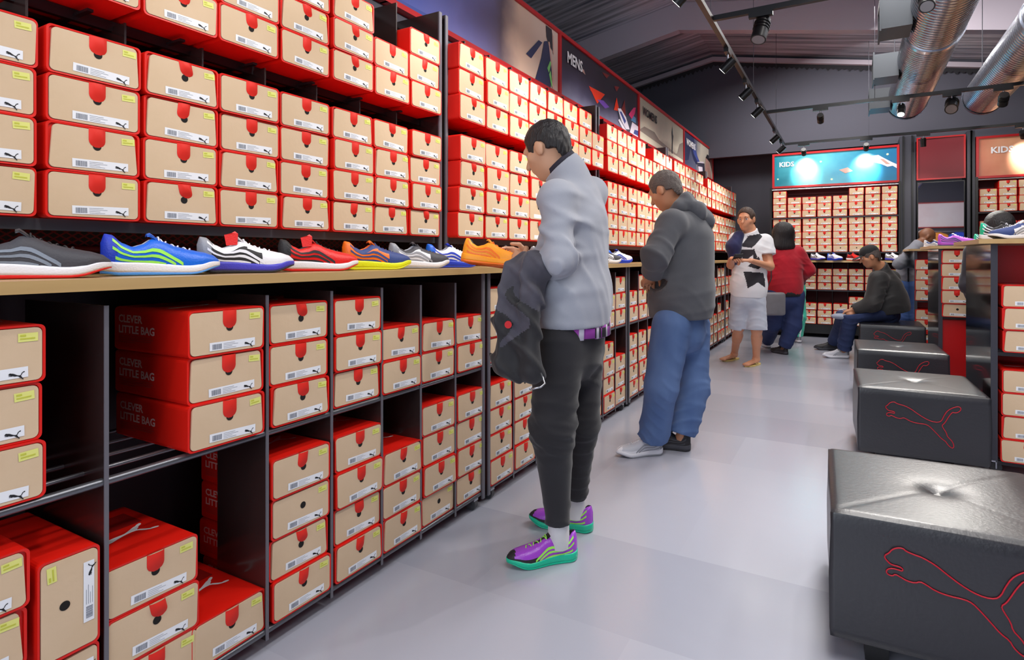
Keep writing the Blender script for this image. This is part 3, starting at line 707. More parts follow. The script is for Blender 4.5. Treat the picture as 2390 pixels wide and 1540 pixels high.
# ------------------------------------------------------------------ padded cube seats
M_LEA = M_LEAS = mat('black_leather', rgb(34, 34, 40), 0.34, bump=(90, 0.05), spec=0.7)
M_EMB = mat('emblem_red', rgb(196, 20, 44), 0.5)
def ottoman_mesh(w, d, z0, z1):
    m = MB(); N = 56; vs = []
    for j in range(N + 1):
        for i in range(N + 1):
            u = i / N; v = j / N; x = u * w; y = v * d
            ex = min(u, 1 - u) * w; ey = min(v, 1 - v) * d
            e = min(ex, ey)
            z = z1 - .008 * math.exp(-e / .006)
            r = math.hypot(x - w/2, y - d/2)
            z -= .026 * math.exp(-(r / .040) ** 1.2)
            for s_ in (1, -1):
                dd = abs((x - w/2) * d - s_ * (y - d/2) * w) / math.hypot(w, d)
                z -= .0022 * math.exp(-(dd / .006) ** 2) * min(1, r / .05) * (1 if s_ == 1 else .4)
            z += .004 * (math.sin(PI * u) * math.sin(PI * v)) ** .5
            vs.append((x, y, z))
    fs = [(j*(N+1)+i, j*(N+1)+i+1, (j+1)*(N+1)+i+1, (j+1)*(N+1)+i) for j in range(N) for i in range(N)]
    m.add(vs, fs, M_LEA, True)
    ring = [(i / N, 0) for i in range(N)] + [(1, j / N) for j in range(N)] + [(1 - i / N, 1) for i in range(N)] + [(0, 1 - j / N) for j in range(N)]
    L = []; R = len(ring)
    for z, off in ((z1 - .008, 0), (z1 - .012, .003), (z1 - .05, .002), ((z0 + z1) / 2, .005), (z0 + .03, .003), (z0 + .006, .001), (z0, -.008)):
        for u, v in ring:
            nx = -1 if u == 0 else (1 if u == 1 else 0); ny = -1 if v == 0 else (1 if v == 1 else 0)
            bul = off + .0015 * math.sin(5 * u + 7 * v + z * 9) * (1 if off else 0)
            L.append((u * w + nx * bul, v * d + ny * bul, z))
    for q in range(6):
        m.add([], [], M_LEAS)
    o = len(m.v); m.v += L; k = m.mi(M_LEAS)
    for q in range(6):
        for i in range(R):
            j = (i + 1) % R; m.f.append((o+q*R+i, o+(q+1)*R+i, o+(q+1)*R+j, o+q*R+j)); m.m.append(k); m.sm.append(True)
    m.f.append(tuple(o + 6*R + i for i in range(R))); m.m.append(k); m.sm.append(False)
    return m
OW, OD = .612, .65
olabs = ['nearest black leather cube seat, largest in the photo, red cat outline', 'second black cube seat, its whole red cat outline visible',
         'third black cube seat, grey light on its top, behind the second', 'farthest cube seat, under the seated man in the black cap']
for i, (x, y) in enumerate(((-.048, 2.0), (.044, 4.0), (.056, 5.62), (.10, 7.75))):
    t = thing('cube_seat', olabs[i], 'seat', (x, y, 0), math.radians((2.2, 1.8, 1.5, 0)[i]), 'black cube seats down the aisle')
    ottoman_mesh(OW, OD, .07, .45).build('cushion', t)
    m = MB()
    for k in range(8):
        a0, a1 = 2*PI*k/8, 2*PI*(k+1)/8; 
    m.cyl((OW/2, OD/2, .4275), (OW/2, OD/2, .4325), .019, M_LEA, .012, n=20); m.build('button', t)
    m = MB(); pts = [(.135 + u * .348, -.0065, .332 + v * .348) for u, v in CAT]
    # smooth the traced outline once
    P = [Vector(p) for p in pts]; Q = []
    for a in range(len(P)):
        b_, c_ = P[(a + 1) % len(P)], P[a]; Q += [c_ * .75 + b_ * .25, c_ * .25 + b_ * .75]
    m.tube(Q, .0022 if i else .0020, M_EMB, 6, closed=True); m.build('cat_emblem', t)
    for fx, fy in ((.09, .05), (OW - .15, .05), (.09, OD - .11), (OW - .15, OD - .11)):
        MB().box((fx, fy, 0), (fx + .06, fy + .06, .071), M_BLACK).build('foot', t)

# ------------------------------------------------------------------ ceiling: lighting tracks, spotlights, ducts
TZ = 2.85
def track(p0, p1, label):
    m = MB(); a, b = Vector(p0), Vector(p1); d = (b - a).normalized(); n = Vector((-d.y, d.x, 0)) * .017
    vs = [a - n, a + n, b + n, b - n]; m.add([v + Vector((0,0,z)) for z in (0, .034) for v in vs], [(0,1,2,3)[::-1],(4,5,6,7),(0,1,5,4),(1,2,6,5),(2,3,7,6),(3,0,4,7)], M_BLACK)
    t = tag(m.build('lighting_track'), label, 'track')
    L = (b - a).length; k = max(2, int(L / 1.9))
    for i in range(k):
        p = a + d * L * (i + .5) / k
        if .38 < p.x < .88 or 1.15 < p.x < 1.65: continue
        MB().cyl(p + Vector((0,0,.034)), (p.x, p.y, roofz(p.x)), .0022, M_DGREY, n=6).build('hanger_wire', t)
    return t
XA = -.845
track((XA, -1.0, TZ), (XA, 9.58, TZ), 'long black lighting track running down the aisle beside the shoe wall')
track((XA + .02, 7.36, TZ), (3.4, 7.36, TZ), 'black cross track with spotlights passing below the ducts')
track((XA + .02, 9.58, TZ), (3.4, 9.58, TZ), 'farthest black track, lighting the KIDS signs')
track((XA + .02, 4.29, TZ), (1.2, 4.29, TZ), 'nearest black cross track at the top of the photo')
M_LENS = mat('lamp_lens', rgb(255, 255, 255), 0.3, emit=(1, .97, .92, 1), es=14)
M_LENSO = mat('lamp_glass_dull', rgb(120, 120, 126), 0.2)
def spot(x, y, aim, label, power=0, big=1.0, axis='y', lit=False, ang=70, glow=None):
    """track head: adapter on the track, stem, cylindrical housing aimed at a point"""
    t = thing('track_spotlight', label, 'spotlight', (x, y, TZ), 0, 'track spotlights')
    if axis == 'y': MB().box((-.018, -.075, -.032), (.018, .075, 0), M_BLACK).build('adapter', t)
    else: MB().box((-.075, -.018, -.032), (.075, .018, 0), M_BLACK).build('adapter', t)
    MB().cyl((0, 0, -.032), (0, 0, -.085), .008, M_CHROME, n=8).build('stem', t)
    d = (Vector(aim) - Vector((x, y, TZ - .12))).normalized(); c = Vector((0, 0, -.12))
    L = .075 * big; R = .042 * big
    h = MB().cyl(c - d * L, c + d * L * .9, R * .92, M_BLACK, R, n=20)
    for q in (-.6, -.35, -.1): h.cyl(c + d * L * q, c + d * (L * q + .006), R * 1.06, M_BLACK, n=20)
    h = h.build('housing', t)
    MB().cyl(c + d * L * .86, c + d * (L * .9 + .001), R * .82, M_LENS if lit else M_LENSO, n=20).build('lens', h)
    if power:
        l = bpy.data.lights.new('spotlight_beam', 'SPOT'); l.energy = power; l.spot_size = math.radians(ang); l.spot_blend = .8
        l.shadow_soft_size = .04; l.color = (1, .95, .88)
        o = bpy.data.objects.new('spotlight_beam', l); COL.objects.link(o); o.parent = t
        o.location = c + d * (L + .02); o.rotation_euler = d.to_track_quat('-Z', 'Y').to_euler()
    return t
# heads along the shoe wall
for k, y in enumerate((0.4, 1.5, 2.5, 3.5, 4.95, 5.9, 6.7, 8.35, 9.2)):
    spot(XA, y, (-2.0, y + .15, 1.75), ['track spotlight %s' % s for s in ('above the nearest shoe bay', 'second along the aisle track', 'third along the aisle track',
         'cut by the top edge of the photo', 'glowing white below the first cross track', 'on the aisle track, next after the glowing one', 'on the aisle track just before the second cross track',
         'on the aisle track beyond the second cross track', 'on the aisle track near the farthest cross track')][k], power=(34, 38, 70, 85, 80, 80, 80, 60, 50)[k], lit=True, ang=100, big=.85)
spot(-.52, 4.29, (-.9, 3.3, .4), 'large black spotlight on the nearest cross track', 30, 1.2, 'x')
spot(.40, 4.29, (.25, 2.3, .45), 'dark spotlight on the nearest cross track, cut by the photo edge', 80, 1.0, 'x', False, 80)
for k, (x, lit, tgt, big) in enumerate(((-.28, True, (-.3, 9.9, 1.3), .8), (.465, True, (.3, 5.9, .45), .9), (.893, False, (.35, 4.4, 0.45), 1.35), (1.298, False, (1.5, 9.9, 1.4), 1.0))):
    spot(x, 7.36, tgt, ['small lit spotlight on the cross track, left of the ducts', 'bright spotlight glowing in front of the wide duct end', 'big black spotlight hanging between the two ducts', 'spotlight on the cross track below the second duct'][k], (45, 90, 90, 45)[k], big, 'x', lit, 80)
spot(-.58, 9.58, (-.58, 9.97, 2.5), 'small spotlight above the teal sign, over its lettering half', 80, .8, 'x', False, 62)
spot(.20, 9.58, (.20, 9.97, 2.5), 'small spotlight above the middle of the teal sign', 80, .8, 'x', False, 62)
spot(.854, 9.58, (.9, 9.9, 1.6), 'small spotlight above the plain dark red board', 14, .8, 'x', False, 80)
spot(1.88, 9.58, (2.0, 9.97, 2.5), 'small spotlight above the orange sign at the photo edge', 60, .8, 'x', False, 62)

M_DUCT = mat('galvanised_duct', rgb(186, 190, 200), 0.22, 0.95, bump=(9, 0.10))
def duct(x, z, r, y0, y1, label):
    t = thing('spiral_duct', label, 'duct', (x, y0, z), 0, 'spiral ducts')
    m = MB(); n = 32; pitch = .055; steps = int((y1 - y0) / pitch * 3); pts = []; L = y1 - y0
    prof = []
    y = 0
    while y < L:
        prof += [(y, r), (y + pitch * .80, r), (y + pitch * .86, r + .0016), (y + pitch * .94, r + .0016)]
        y += pitch
    prof.append((L, r)); vs = []
    for yy, rr in prof:
        for k in range(n):
            a = 2*PI*k/n; vs.append((rr * math.cos(a), yy + .03 * 0, rr * math.sin(a)))
    fs = [(q*n+k, (q+1)*n+k, (q+1)*n+(k+1) % n, q*n+(k+1) % n) for q in range(len(prof)-1) for k in range(n)]
    m.add(vs, fs, M_DUCT, True)
    m.build('pipe', t)
    # coupling collars and the domed end cap
    for yy in (L * .28, L * .62): MB().cyl((0, yy, 0), (0, yy + .07, 0), r + .011, M_DUCT, n=32).build('collar', t)
    m = MB(); rings = [(0, r + .008), (.05, r + .008), (.052, r * .93), (.06, r * .6), (.062, .001)]
    vs = [(rr * math.cos(2*PI*k/n), L - .03 + yy, rr * math.sin(2*PI*k/n)) for yy, rr in rings for k in range(n)]
    m.add(vs, [(q*n+k, (q+1)*n+k, (q+1)*n+(k+1) % n, q*n+(k+1) % n) for q in range(len(rings)-1) for k in range(n)], M_DUCT, True)
    m.build('end_cap', t)
    for yy in (L * .15, L * .5, L * .85):
        for sx in (-1, 1): MB().cyl((sx * r * .9, yy, 0), (sx * r * .9, yy, roofz(x + sx * r) - z), .004, M_DGREY, n=6).build('hanger', t)
    return t
duct(.63, 3.17, .215, 1.5, 9.0, 'wide spiral galvanised duct with three side grilles')
duct(1.40, 3.13, .205, 1.5, 9.0, 'second spiral duct, running out at the photo corner')
M_VENT = mat('vent_frame', rgb(58, 62, 68), 0.45, 0.4)
for k, y in enumerate((5.75, 7.25, 8.7)):
    t = thing('duct_grille', ['grille box on the duct at the top of the photo', 'middle grille box on the side of the wide duct', 'lowest grille box, near the end of the wide duct'][k], 'vent', (.22, y, 3.03), 0, 'grille boxes on the wide duct')
    m = MB(); m.box((0, -.16, 0), (.21, -.14, .24), M_VENT).box((0, .14, 0), (.21, .16, .24), M_VENT).box((0, -.14, .22), (.21, .14, .24), M_VENT).box((0, -.14, 0), (.21, .14, .02), M_VENT)
    m.box((-.012, -.18, -.02), (0, -.14, .26), M_VENT).box((-.012, .14, -.02), (0, .18, .26), M_VENT).box((-.012, -.14, .22), (0, .14, .26), M_VENT).box((-.012, -.14, -.02), (0, .14, .02), M_VENT)
    m.build('housing', t)
    m = MB()
    for z in (.05, .09, .13, .17, .205): m.box((.0, -.14, z), (.03, .14, z + .012), M_VENT)
    m.build('louvre', t)
# ------------------------------------------------------------------ sneakers
def ss(a, b, x):
    t = min(1, max(0, (x - a) / (b - a))); return t * t * (3 - 2 * t)
def sole_hw(x):
    """half width of the sole at station x (0 heel .. 1 toe), as a fraction of the length"""
    w = .112 + .050 * math.exp(-((x - .70) / .22) ** 2) + .012 * math.exp(-((x - .10) / .15) ** 2)
    if x < .12: w *= math.sqrt(max(0, 1 - ((.12 - x) / .12) ** 2)) 
    if x > .78: w *= math.sqrt(max(0, 1 - ((x - .78) / .22) ** 2))
    return w
def sole_bot(x): return .004 + .075 * ss(.66, 1.0, x) ** 1.6 + .018 * ss(.14, 0, x)
def sole_top(x): return sole_bot(x) + .112 - .035 * ss(.25, .75, x) - .030 * ss(.85, 1.0, x) 
def top_h(x):
    """ridge height of the upper"""
    pts = [(0, .30), (.03, .385), (.08, .375), (.16, .30), (.24, .265), (.32, .29), (.40, .345), (.46, .335), (.60, .275), (.72, .245), (.84, .222), (.93, .195), (.98, .158), (1, .13)]
    for (a, ya), (b, yb) in zip(pts, pts[1:]):
        if x <= b: t = (x - a) / (b - a); t = t * t * (3 - 2 * t) * .5 + t * .5; return ya + (yb - ya) * t
    return .10
def open_hw(x):
    if x <= .035 or x >= .44: return 0
    return .062 * math.sqrt(max(0, math.sin(PI * (x - .035) / .405)))
def surf(x, s, side):
    """point on the outer side of the upper: s 0 at the sole .. 1 at the rim"""
    w0 = sole_hw(x) * (.96 - .10 * ss(.3, 0, x)); o = open_hw(x); zb = sole_top(x) - .008; H = max(top_h(x), zb + .01)
    rim = max(o, .0); amax = math.acos(min(1, (rim / max(w0, 1e-4)) ** (1 / .8))) if w0 > rim else 0
    a = s * amax
    y = w0 * max(0, math.cos(a)) ** .8
    zz = (math.sin(a) / max(1e-4, math.sin(amax))) ** .80 if amax > 1e-3 else s
    y += .010 * math.sin(PI * s) * (1 if o > 0 else .5) * (w0 > .03)
    return Vector((x, side * y, zb + (H - zb) * zz))
def make_sneaker(name, c, L=.29):
    """c: dict of materials: upper, side, toe, heel, mid, out, stripe, lace, lining, tongue. Returns dict of meshes in metres, heel at x=0"""
    NS, NU = 54, 12
    xs = [.5 - .5 * math.cos(PI * k / NS) for k in range(NS + 1)]
    xs[0] = .0008; xs[-1] = .9985
    up = MB(); rows = []
    for x in xs:
        o = open_hw(x); row = []
        for k in range(NU): row.append(surf(x, k / (NU - 1), 1))
        H = top_h(x); depth = (H - sole_top(x) - .03) * ss(0, .03, o)
        rim = row[-1]
        for k, (fy, fd) in enumerate(((.92, .05), (.85, .35), (.8, .75), (.6, 1.0), (0, 1.0))):
            row.append(Vector((x, rim.y * fy, rim.z - max(0, depth) * fd)))
        row += [Vector((p.x, -p.y, p.z)) for p in row[:-1][::-1]]
        rows.append(row)
    n = len(rows[0]); vs = [p * L for r in rows for p in r]
    kinds = {}
    for i in range(NS):
        for k in range(n - 1):
            x = (xs[i] + xs[i+1]) / 2; kk = min(k, n - 2 - k); s = kk / (NU - 1)
            if kk >= NU - 1: mm = c['lining'] if open_hw(x) > 0 else c['upper']
            elif x < .10 + .05 * s: mm = c['heel']
            elif x > .93 - .05 * s or (x > .60 and s < .16): mm = c['toe']
            elif s < .62 - .35 * x and x < .62: mm = c['side']
            else: mm = c['upper']
            kinds.setdefault(mm.name, (mm, []))[1].append((i*n+k, (i+1)*n+k, (i+1)*n+k+1, i*n+k+1))
    o0 = None
    up.v = [tuple(v) for v in vs]
    for mm, fs in kinds.values():
        k = up.mi(mm)
        for f in fs: up.f.append(f); up.m.append(k); up.sm.append(True)
    # sole: two layers
    def layer(zlo, zhi, grow, mm, m):
        N = 60; ring = []
        for k in range(N):
            a = 2 * PI * k / N; x = .5 - .5 * math.cos(a); sg = 1 if a < PI else -1
            ring.append((x, sg * sole_hw(x)))
        vs = []
        for f, g in ((zlo, .97), (zlo + (zhi - zlo) * .25, 1.0), (zlo + (zhi - zlo) * .8, 1.0), (zhi, .96)):
            for x, y in ring:
                z = sole_bot(x) + (sole_top(x) - sole_bot(x)) * f
                vs.append(Vector((.5 + (x - .5) * (1 + grow * .4), y * g * (1 + grow), z)) * L)
        fs = [(q*N+k, q*N+(k+1) % N, (q+1)*N+(k+1) % N, (q+1)*N+k) for q in range(3) for k in range(N)]
        fs = [f[::-1] for f in fs]
        fs += [tuple(range(N)), tuple(3*N + k for k in range(N))[::-1]]
        m.add(vs, fs, mm, True)
    so = MB(); layer(.0, .30, .02, c['out'], so)
    mi = MB(); layer(.24, 1.06, .035, c['mid'], mi)
    def ribbon(path, w0, w1, mm, m, off=.004):
        for side in (1, -1):
            vs = []; K = 18
            for k in range(K + 1):
                t = k / K; x, s = path(t); ww = (w0 + (w1 - w0) * t)
                for e in (-1, 1):
                    s2 = min(.97, max(.02, s + e * ww)); p = surf(x, s2, side)
                    q = surf(x, min(1, s2 + .02), side); r_ = surf(min(.99, x + .01), s2, side)
                    nn = (q - p).cross(r_ - p); nn = nn.normalized() if nn.length > 1e-9 else Vector((0, side, 0))
                    if nn.y * side < 0: nn = -nn
                    vs.append((p + nn * off) * L)
            fs = [(2*k, 2*k+1, 2*k+3, 2*k+2) for k in range(K)]
            m.add(vs, fs, mm, True)
    st = MB()
    ribbon(lambda t: (.64 - .56 * t, .05 + .62 * t ** .75), .05, .07, c['stripe'], st)
    ribbon(lambda t: (.58 - .50 * t, .03 + .34 * t ** .7), .035, .05, c['stripe'], st)
    ribbon(lambda t: (.50 - .40 * t, .02 + .10 * t), .02, .04, c['stripe'], st)
    la = MB()
    for k in range(6):
        x = .47 + .052 * k; hw = .050 - .002 * k; pts = []
        for q in range(7):
            u = q / 6 * 2 - 1; xx = x + .016 * u * (1 if k % 2 else -1)
            z = top_h(xx) + .010 - .028 * u * u
            pts.append(Vector((xx, u * hw, z)) * L)
        la.tube(pts, .0085 * L * .9, c['lace'], 6)
    for sgn in (1, -1):
        pts = [Vector((.455 + .0 * t, sgn * (.0 + .05 * t), top_h(.455) + .02 + .03 * math.sin(PI * t) - .055 * t)) * L for t in (0, .2, .4, .6, .8, 1)]
        la.tube(pts, .007 * L, c['lace'], 6)
    to = MB(); vs = []; K = 10
    for k in range(K + 1):
        t = k / K; x = .62 - .25 * t; zc_ = top_h(x) + .006 + .060 * ss(.55, 1, t); hw = .036 + .018 * t
        for u in (-1, -.5, 0, .5, 1): vs.append(Vector((x - .01 * t, u * hw, zc_ - .020 * u * u)) * L)
    o = len(vs); vs += [v - Vector((0, 0, .012 * L)) for v in vs]
    fs = [(k*5+i, k*5+i+1, (k+1)*5+i+1, (k+1)*5+i) for k in range(K) for i in range(4)]
    fs += [tuple(q + o for q in f)[::-1] for f in fs]
    fs += [(K*5+i, K*5+i+1, o+K*5+i+1, o+K*5+i)[::-1] for i in range(4)] + [(k*5, (k+1)*5, o+(k+1)*5, o+k*5)[::-1] for k in range(K)] + [(k*5+4, (k+1)*5+4, o+(k+1)*5+4, o+k*5+4) for k in range(K)]
    to.add(vs, fs, c['tongue'], True)
    return dict(upper=up.mesh('upper'), outsole=so.mesh('outsole'), midsole=mi.mesh('midsole'), stripe=st.mesh('stripe'), laces=la.mesh('laces'), tongue=to.mesh('tongue'))
def fab(n, r, g, b, rough=.6): return mat('shoe_' + n, rgb(r, g, b), rough, bump=(220, .12))
S_BLK = fab('black', 34, 32, 36); S_CHAR = fab('charcoal', 62, 62, 70); S_GREY = fab('grey', 128, 138, 154); S_WHT = fab('white', 232, 232, 240, .5)
S_BLU = fab('blue', 22, 104, 220, .35); S_DBL = fab('royal', 30, 60, 190, .45); S_NAV = fab('navy', 46, 66, 126); S_RED = fab('red', 218, 24, 22, .4)
S_ORG = fab('orange', 246, 116, 26, .4); S_YEL = fab('lime', 226, 232, 20, .45); S_GRN = fab('neon_green', 160, 238, 90, .4); S_SKY = fab('sky', 80, 150, 230, .4)
S_LIN = fab('lining', 196, 198, 208); S_VIO = fab('violet', 70, 66, 190, .45); S_PUR = fab('purple', 190, 90, 220, .4); S_TEAL = fab('teal_green', 20, 190, 150, .3)
S_TAN = fab('tan', 206, 184, 158); S_PINKP = fab('bright_purple', 160, 70, 200, .25); S_GOLD = fab('amber', 250, 158, 28, .45); S_SILV = fab('silver', 150, 152, 160, .4)
def shoe(parts, label, loc, ang, group=None, cat='sneaker', nm='sneaker', sc=1.0, rot=None, tagm=None, skip=()):
    t = thing(nm, label, cat, loc, ang, group)
    if rot is not None: t.rotation_euler = rot
    t.scale = (sc,) * 3
    for k, me in parts.items():
        if k in skip: continue
        o = link(k, me, t)
    if tagm:
        m = MB(); m.poly([(.078, -.020, .085), (.108, -.026, .088), (.112, -.020, .122), (.104, -.015, .130), (.094, -.017, .124), (.074, -.012, .118)], tagm, .0012, (0, -1, 0))
        m.build('swing_tag', t)
    return t
def C(**k):
    d = dict(upper=S_WHT, side=S_WHT, toe=S_WHT, heel=S_WHT, mid=S_WHT, out=S_BLK, stripe=S_BLK, lace=S_WHT, lining=S_LIN, tongue=S_WHT); d.update(k); return d
ZC = 1.1502
P1 = make_sneaker('a', C(upper=S_CHAR, side=S_CHAR, toe=S_CHAR, heel=S_CHAR, mid=S_WHT, out=S_RED, stripe=S_GREY, lace=S_BLK, tongue=S_CHAR, lining=S_BLK))
P2 = make_sneaker('b', C(upper=S_BLU, side=S_BLU, toe=S_BLU, heel=S_DBL, mid=S_WHT, out=S_SKY, stripe=S_GRN, lace=S_WHT, tongue=S_BLU))
P3 = make_sneaker('c', C(upper=S_WHT, side=S_BLK, toe=S_WHT, heel=S_SILV, mid=S_VIO, out=S_BLK, stripe=S_WHT, lace=S_WHT))
P4 = make_sneaker('d', C(upper=S_RED, side=S_RED, toe=S_RED, heel=S_BLK, mid=S_WHT, out=S_RED, stripe=S_BLK, lace=S_BLK, tongue=S_RED, lining=S_CHAR))
P5 = make_sneaker('e', C(upper=S_NAV, side=S_ORG, toe=S_NAV, heel=S_ORG, mid=S_YEL, out=S_YEL, stripe=S_NAV, lace=S_NAV, tongue=S_ORG, lining=S_ORG))
P6 = make_sneaker('f', C(upper=S_CHAR, side=S_WHT, toe=S_CHAR, heel=S_SILV, mid=S_WHT, out=S_SILV, stripe=S_SILV, lace=S_CHAR, tongue=S_CHAR))
P7 = make_sneaker('g', C(upper=S_WHT, side=S_WHT, toe=S_WHT, heel=S_BLU, mid=S_DBL, out=S_DBL, stripe=S_DBL, lace=S_WHT, tongue=S_DBL))
P8 = make_sneaker('h', C(upper=S_GOLD, side=S_GOLD, toe=S_GOLD, heel=S_GOLD, mid=S_GOLD, out=S_ORG, stripe=S_ORG, lace=S_ORG, tongue=S_GOLD, lining=fab('dark_teal', 40, 80, 74)))
P9 = make_sneaker('i', C(upper=S_PUR, side=S_PUR, toe=S_WHT, heel=S_PUR, mid=S_PINKP, out=S_NAV, stripe=S_NAV, lace=S_WHT, tongue=S_WHT))
P10 = make_sneaker('j', C(upper=S_NAV, side=S_WHT, toe=S_NAV, heel=S_WHT, mid=S_WHT, out=S_BLK, stripe=S_SILV, lace=S_WHT, tongue=S_WHT))
P11 = make_sneaker('k', C(upper=S_BLK, side=S_BLK, toe=S_BLK, heel=S_TEAL, mid=S_WHT, out=S_BLK, stripe=S_WHT, lace=S_WHT, tongue=S_BLK))
G1 = 'display sneakers in a row on the long counter'
def put(P, y, label, x=-1.70, ang=70, **k): return shoe(P, label, (x, y, ZC), math.radians(ang), G1, **k)
put(P1, 0.515, 'charcoal sneaker with a red toe sole, nearest on the counter', x=-1.70, ang=72)
put(P2, 0.810, 'blue running shoe with lime stripes and white laces', x=-1.705, ang=72)
put(P3, 1.070, 'white running shoe with black side, violet sole and a red swing tag', ang=70, tagm=S_RED)
put(P4, 1.360, 'red and black running shoe with white sole and red swing tag', x=-1.70, ang=69, tagm=S_RED)
put(P5, 1.655, 'navy and orange running shoe on a lime yellow sole', x=-1.70, ang=66)
put(P6, 1.920, 'charcoal and white running shoe beside the navy and orange one', x=-1.70, ang=65)
put(P7, 2.175, 'white running shoe with royal blue sole, last before the orange one', x=-1.70, ang=64)
for k, (y, P, lb) in enumerate([(3.95, P11, 'dark sneaker with teal heel on the second counter bay, between the men'), (4.22, P6, 'charcoal sneaker, second in the row between the two men'), (4.5, P7, 'white and blue sneaker, nearest to the man in the hoodie'),
        (2.72, P6, 'grey sneaker on the counter hidden behind the grey sweater'), (3.05, P3, 'white sneaker on the counter behind the man in grey sweater'),
        (6.4, P3, 'white sneaker on the counter just past the hoodie man'), (6.75, P6, 'charcoal sneaker on the counter beyond the hoodie man'), (7.1, P11, 'black sneaker on the counter beside the patterned T-shirt man'), (7.5, P7, 'white and blue sneaker near the far end of the long counter')]):
    put(P, y, lb, ang=64)
for k, (x, P, lb) in enumerate([(-.80, P7, 'white and blue sneaker on far counter, behind the woman in red'), (-.50, P3, 'white sneaker on far counter beside the woman in red'), (-.28, P7, 'white sneaker with blue sole, middle of the far counter'), (-.03, P4, 'red and white sneaker on the far counter'), (.2, P6, 'grey sneaker on far counter near the black cap'), (.45, P3, 'white sneaker at the end of the far counter')]):
    shoe(P, lb, (x, 9.98, ZC), math.radians(-50), 'display sneakers on the far counter')
ZI = 1.3002
shoe(P9, 'purple sneaker with white toe on the second island top', (.70, 6.62, ZI), math.radians(-12), 'sneakers on the island tops')
shoe(P11, 'black and teal sneaker behind the purple one, second island top', (.98, 6.75, ZI), math.radians(-20), 'sneakers on the island tops')
shoe(P10, 'navy and white sneaker near the right edge of the nearest island top', (.98, 4.50, ZI), math.radians(200), 'sneakers on the island tops')
shoe(P11, 'black sneaker on the left end of the nearest island top', (.70, 4.62, ZI), math.radians(-25), 'sneakers on the island tops')
shoe(P10, 'navy sneaker on the farthest island top', (.80, 8.9, ZI), math.radians(-30), 'sneakers on the island tops')
# ------------------------------------------------------------------ people: smooth distance-field bodies turned into one surface
def _seg(P, a, b):
    ba = b - a; pa = P - a; L2 = float(ba @ ba) + 1e-12
    t = np.clip(pa @ ba / L2, 0, 1)
    return pa - t[:, None] * ba, t
def cap(a, b, ra, rb):
    a = np.array(a, float); b = np.array(b, float)
    def f(P):
        q, t = _seg(P, a, b); return np.sqrt((q * q).sum(1)) - (ra + (rb - ra) * t)
    return f
def ecap(a, b, r0, r1, side, rm=None):
    """capsule with an elliptical section: r0/r1 = (half width along side, half depth) at each end"""
    a = np.array(a, float); b = np.array(b, float); ax = (b - a) / np.linalg.norm(b - a)
    u = np.array(side, float); u = u - ax * (u @ ax); u /= np.linalg.norm(u); v = np.cross(ax, u)
    def f(P):
        q, t = _seg(P, a, b)
        ru = r0[0] + (r1[0] - r0[0]) * t; rv = r0[1] + (r1[1] - r0[1]) * t; rw = np.minimum(ru, rv) if rm is None else rm
        return (np.sqrt((q @ u / ru) ** 2 + (q @ v / rv) ** 2 + (q @ ax / rw) ** 2) - 1) * np.minimum(ru, rv)
    return f
def ell(c, r, R=None):
    c = np.array(c, float); r = np.array(r, float); R = np.eye(3) if R is None else np.array(R)
    def f(P):
        q = (P - c) @ R; k0 = np.sqrt(((q / r) ** 2).sum(1)); k1 = np.sqrt(((q / r ** 2) ** 2).sum(1)) + 1e-9
        return k0 * (k0 - 1) / k1
    return f
def smin(a, b, k):
    h = np.clip(.5 + .5 * (b - a) / k, 0, 1); return b + (a - b) * h - k * h * (1 - h)
def union(fs, k):
    def f(P):
        d = fs[0](P)
        for g in fs[1:]: d = smin(d, g(P), k)
        return d
    return f
def cutz(f, n, p):
    """keep the half space where (x-p).n < 0"""
    n = np.array(n, float); n /= np.linalg.norm(n); p = np.array(p, float)
    return lambda P: np.maximum(f(P), (P - p) @ n)
def minus(f, g, k=.006):
    return lambda P: -smin(-f(P), g(P), k)
def folds(f, amp, lam, ax, seed=0, spots=()):
    """cloth creases: sparse, irregular, gathered round the points in spots"""
    r = np.random.RandomState(seed); K = 5
    D = r.normal(size=(K, 3)); D /= np.linalg.norm(D, axis=1)[:, None]; ax = np.array(ax, float); ax /= np.linalg.norm(ax)
    D = D * .75 + ax; D /= np.linalg.norm(D, axis=1)[:, None]
    A = r.normal(size=(K, 3)) * 7; Bm = r.normal(size=(K, 3)) * 5; ph = r.uniform(0, 6.28, (K, 3)); ls = lam * r.uniform(1.0, 2.2, K)
    sp = [np.array(q, float) for q in spots]
    def g(P):
        w = np.zeros(len(P)); wid = .25
        for q in sp: wid = wid + .9 * np.exp(-((P - q) ** 2).sum(1) / .11 ** 2)
        for k in range(K):
            warp = .9 * np.sin(P @ A[k] + ph[k, 0]) + .5 * np.sin(P @ A[(k + 1) % K] * 1.7 + ph[k, 1])
            m = np.clip(np.sin(P @ Bm[k] * 1.3 + ph[k, 2]) - .15, 0, 1)
            c = np.cos(P @ D[k] * 6.283 / ls[k] + warp)
            w += m * (np.maximum(c, -.3) ** 2 * np.sign(c) )
        return f(P) - amp * .75 * wid * w - amp * .35 * np.sin(P @ A[0] * .8 + ph[0, 0]) * np.sin(P @ A[1] * .7 + ph[1, 1])
    return g
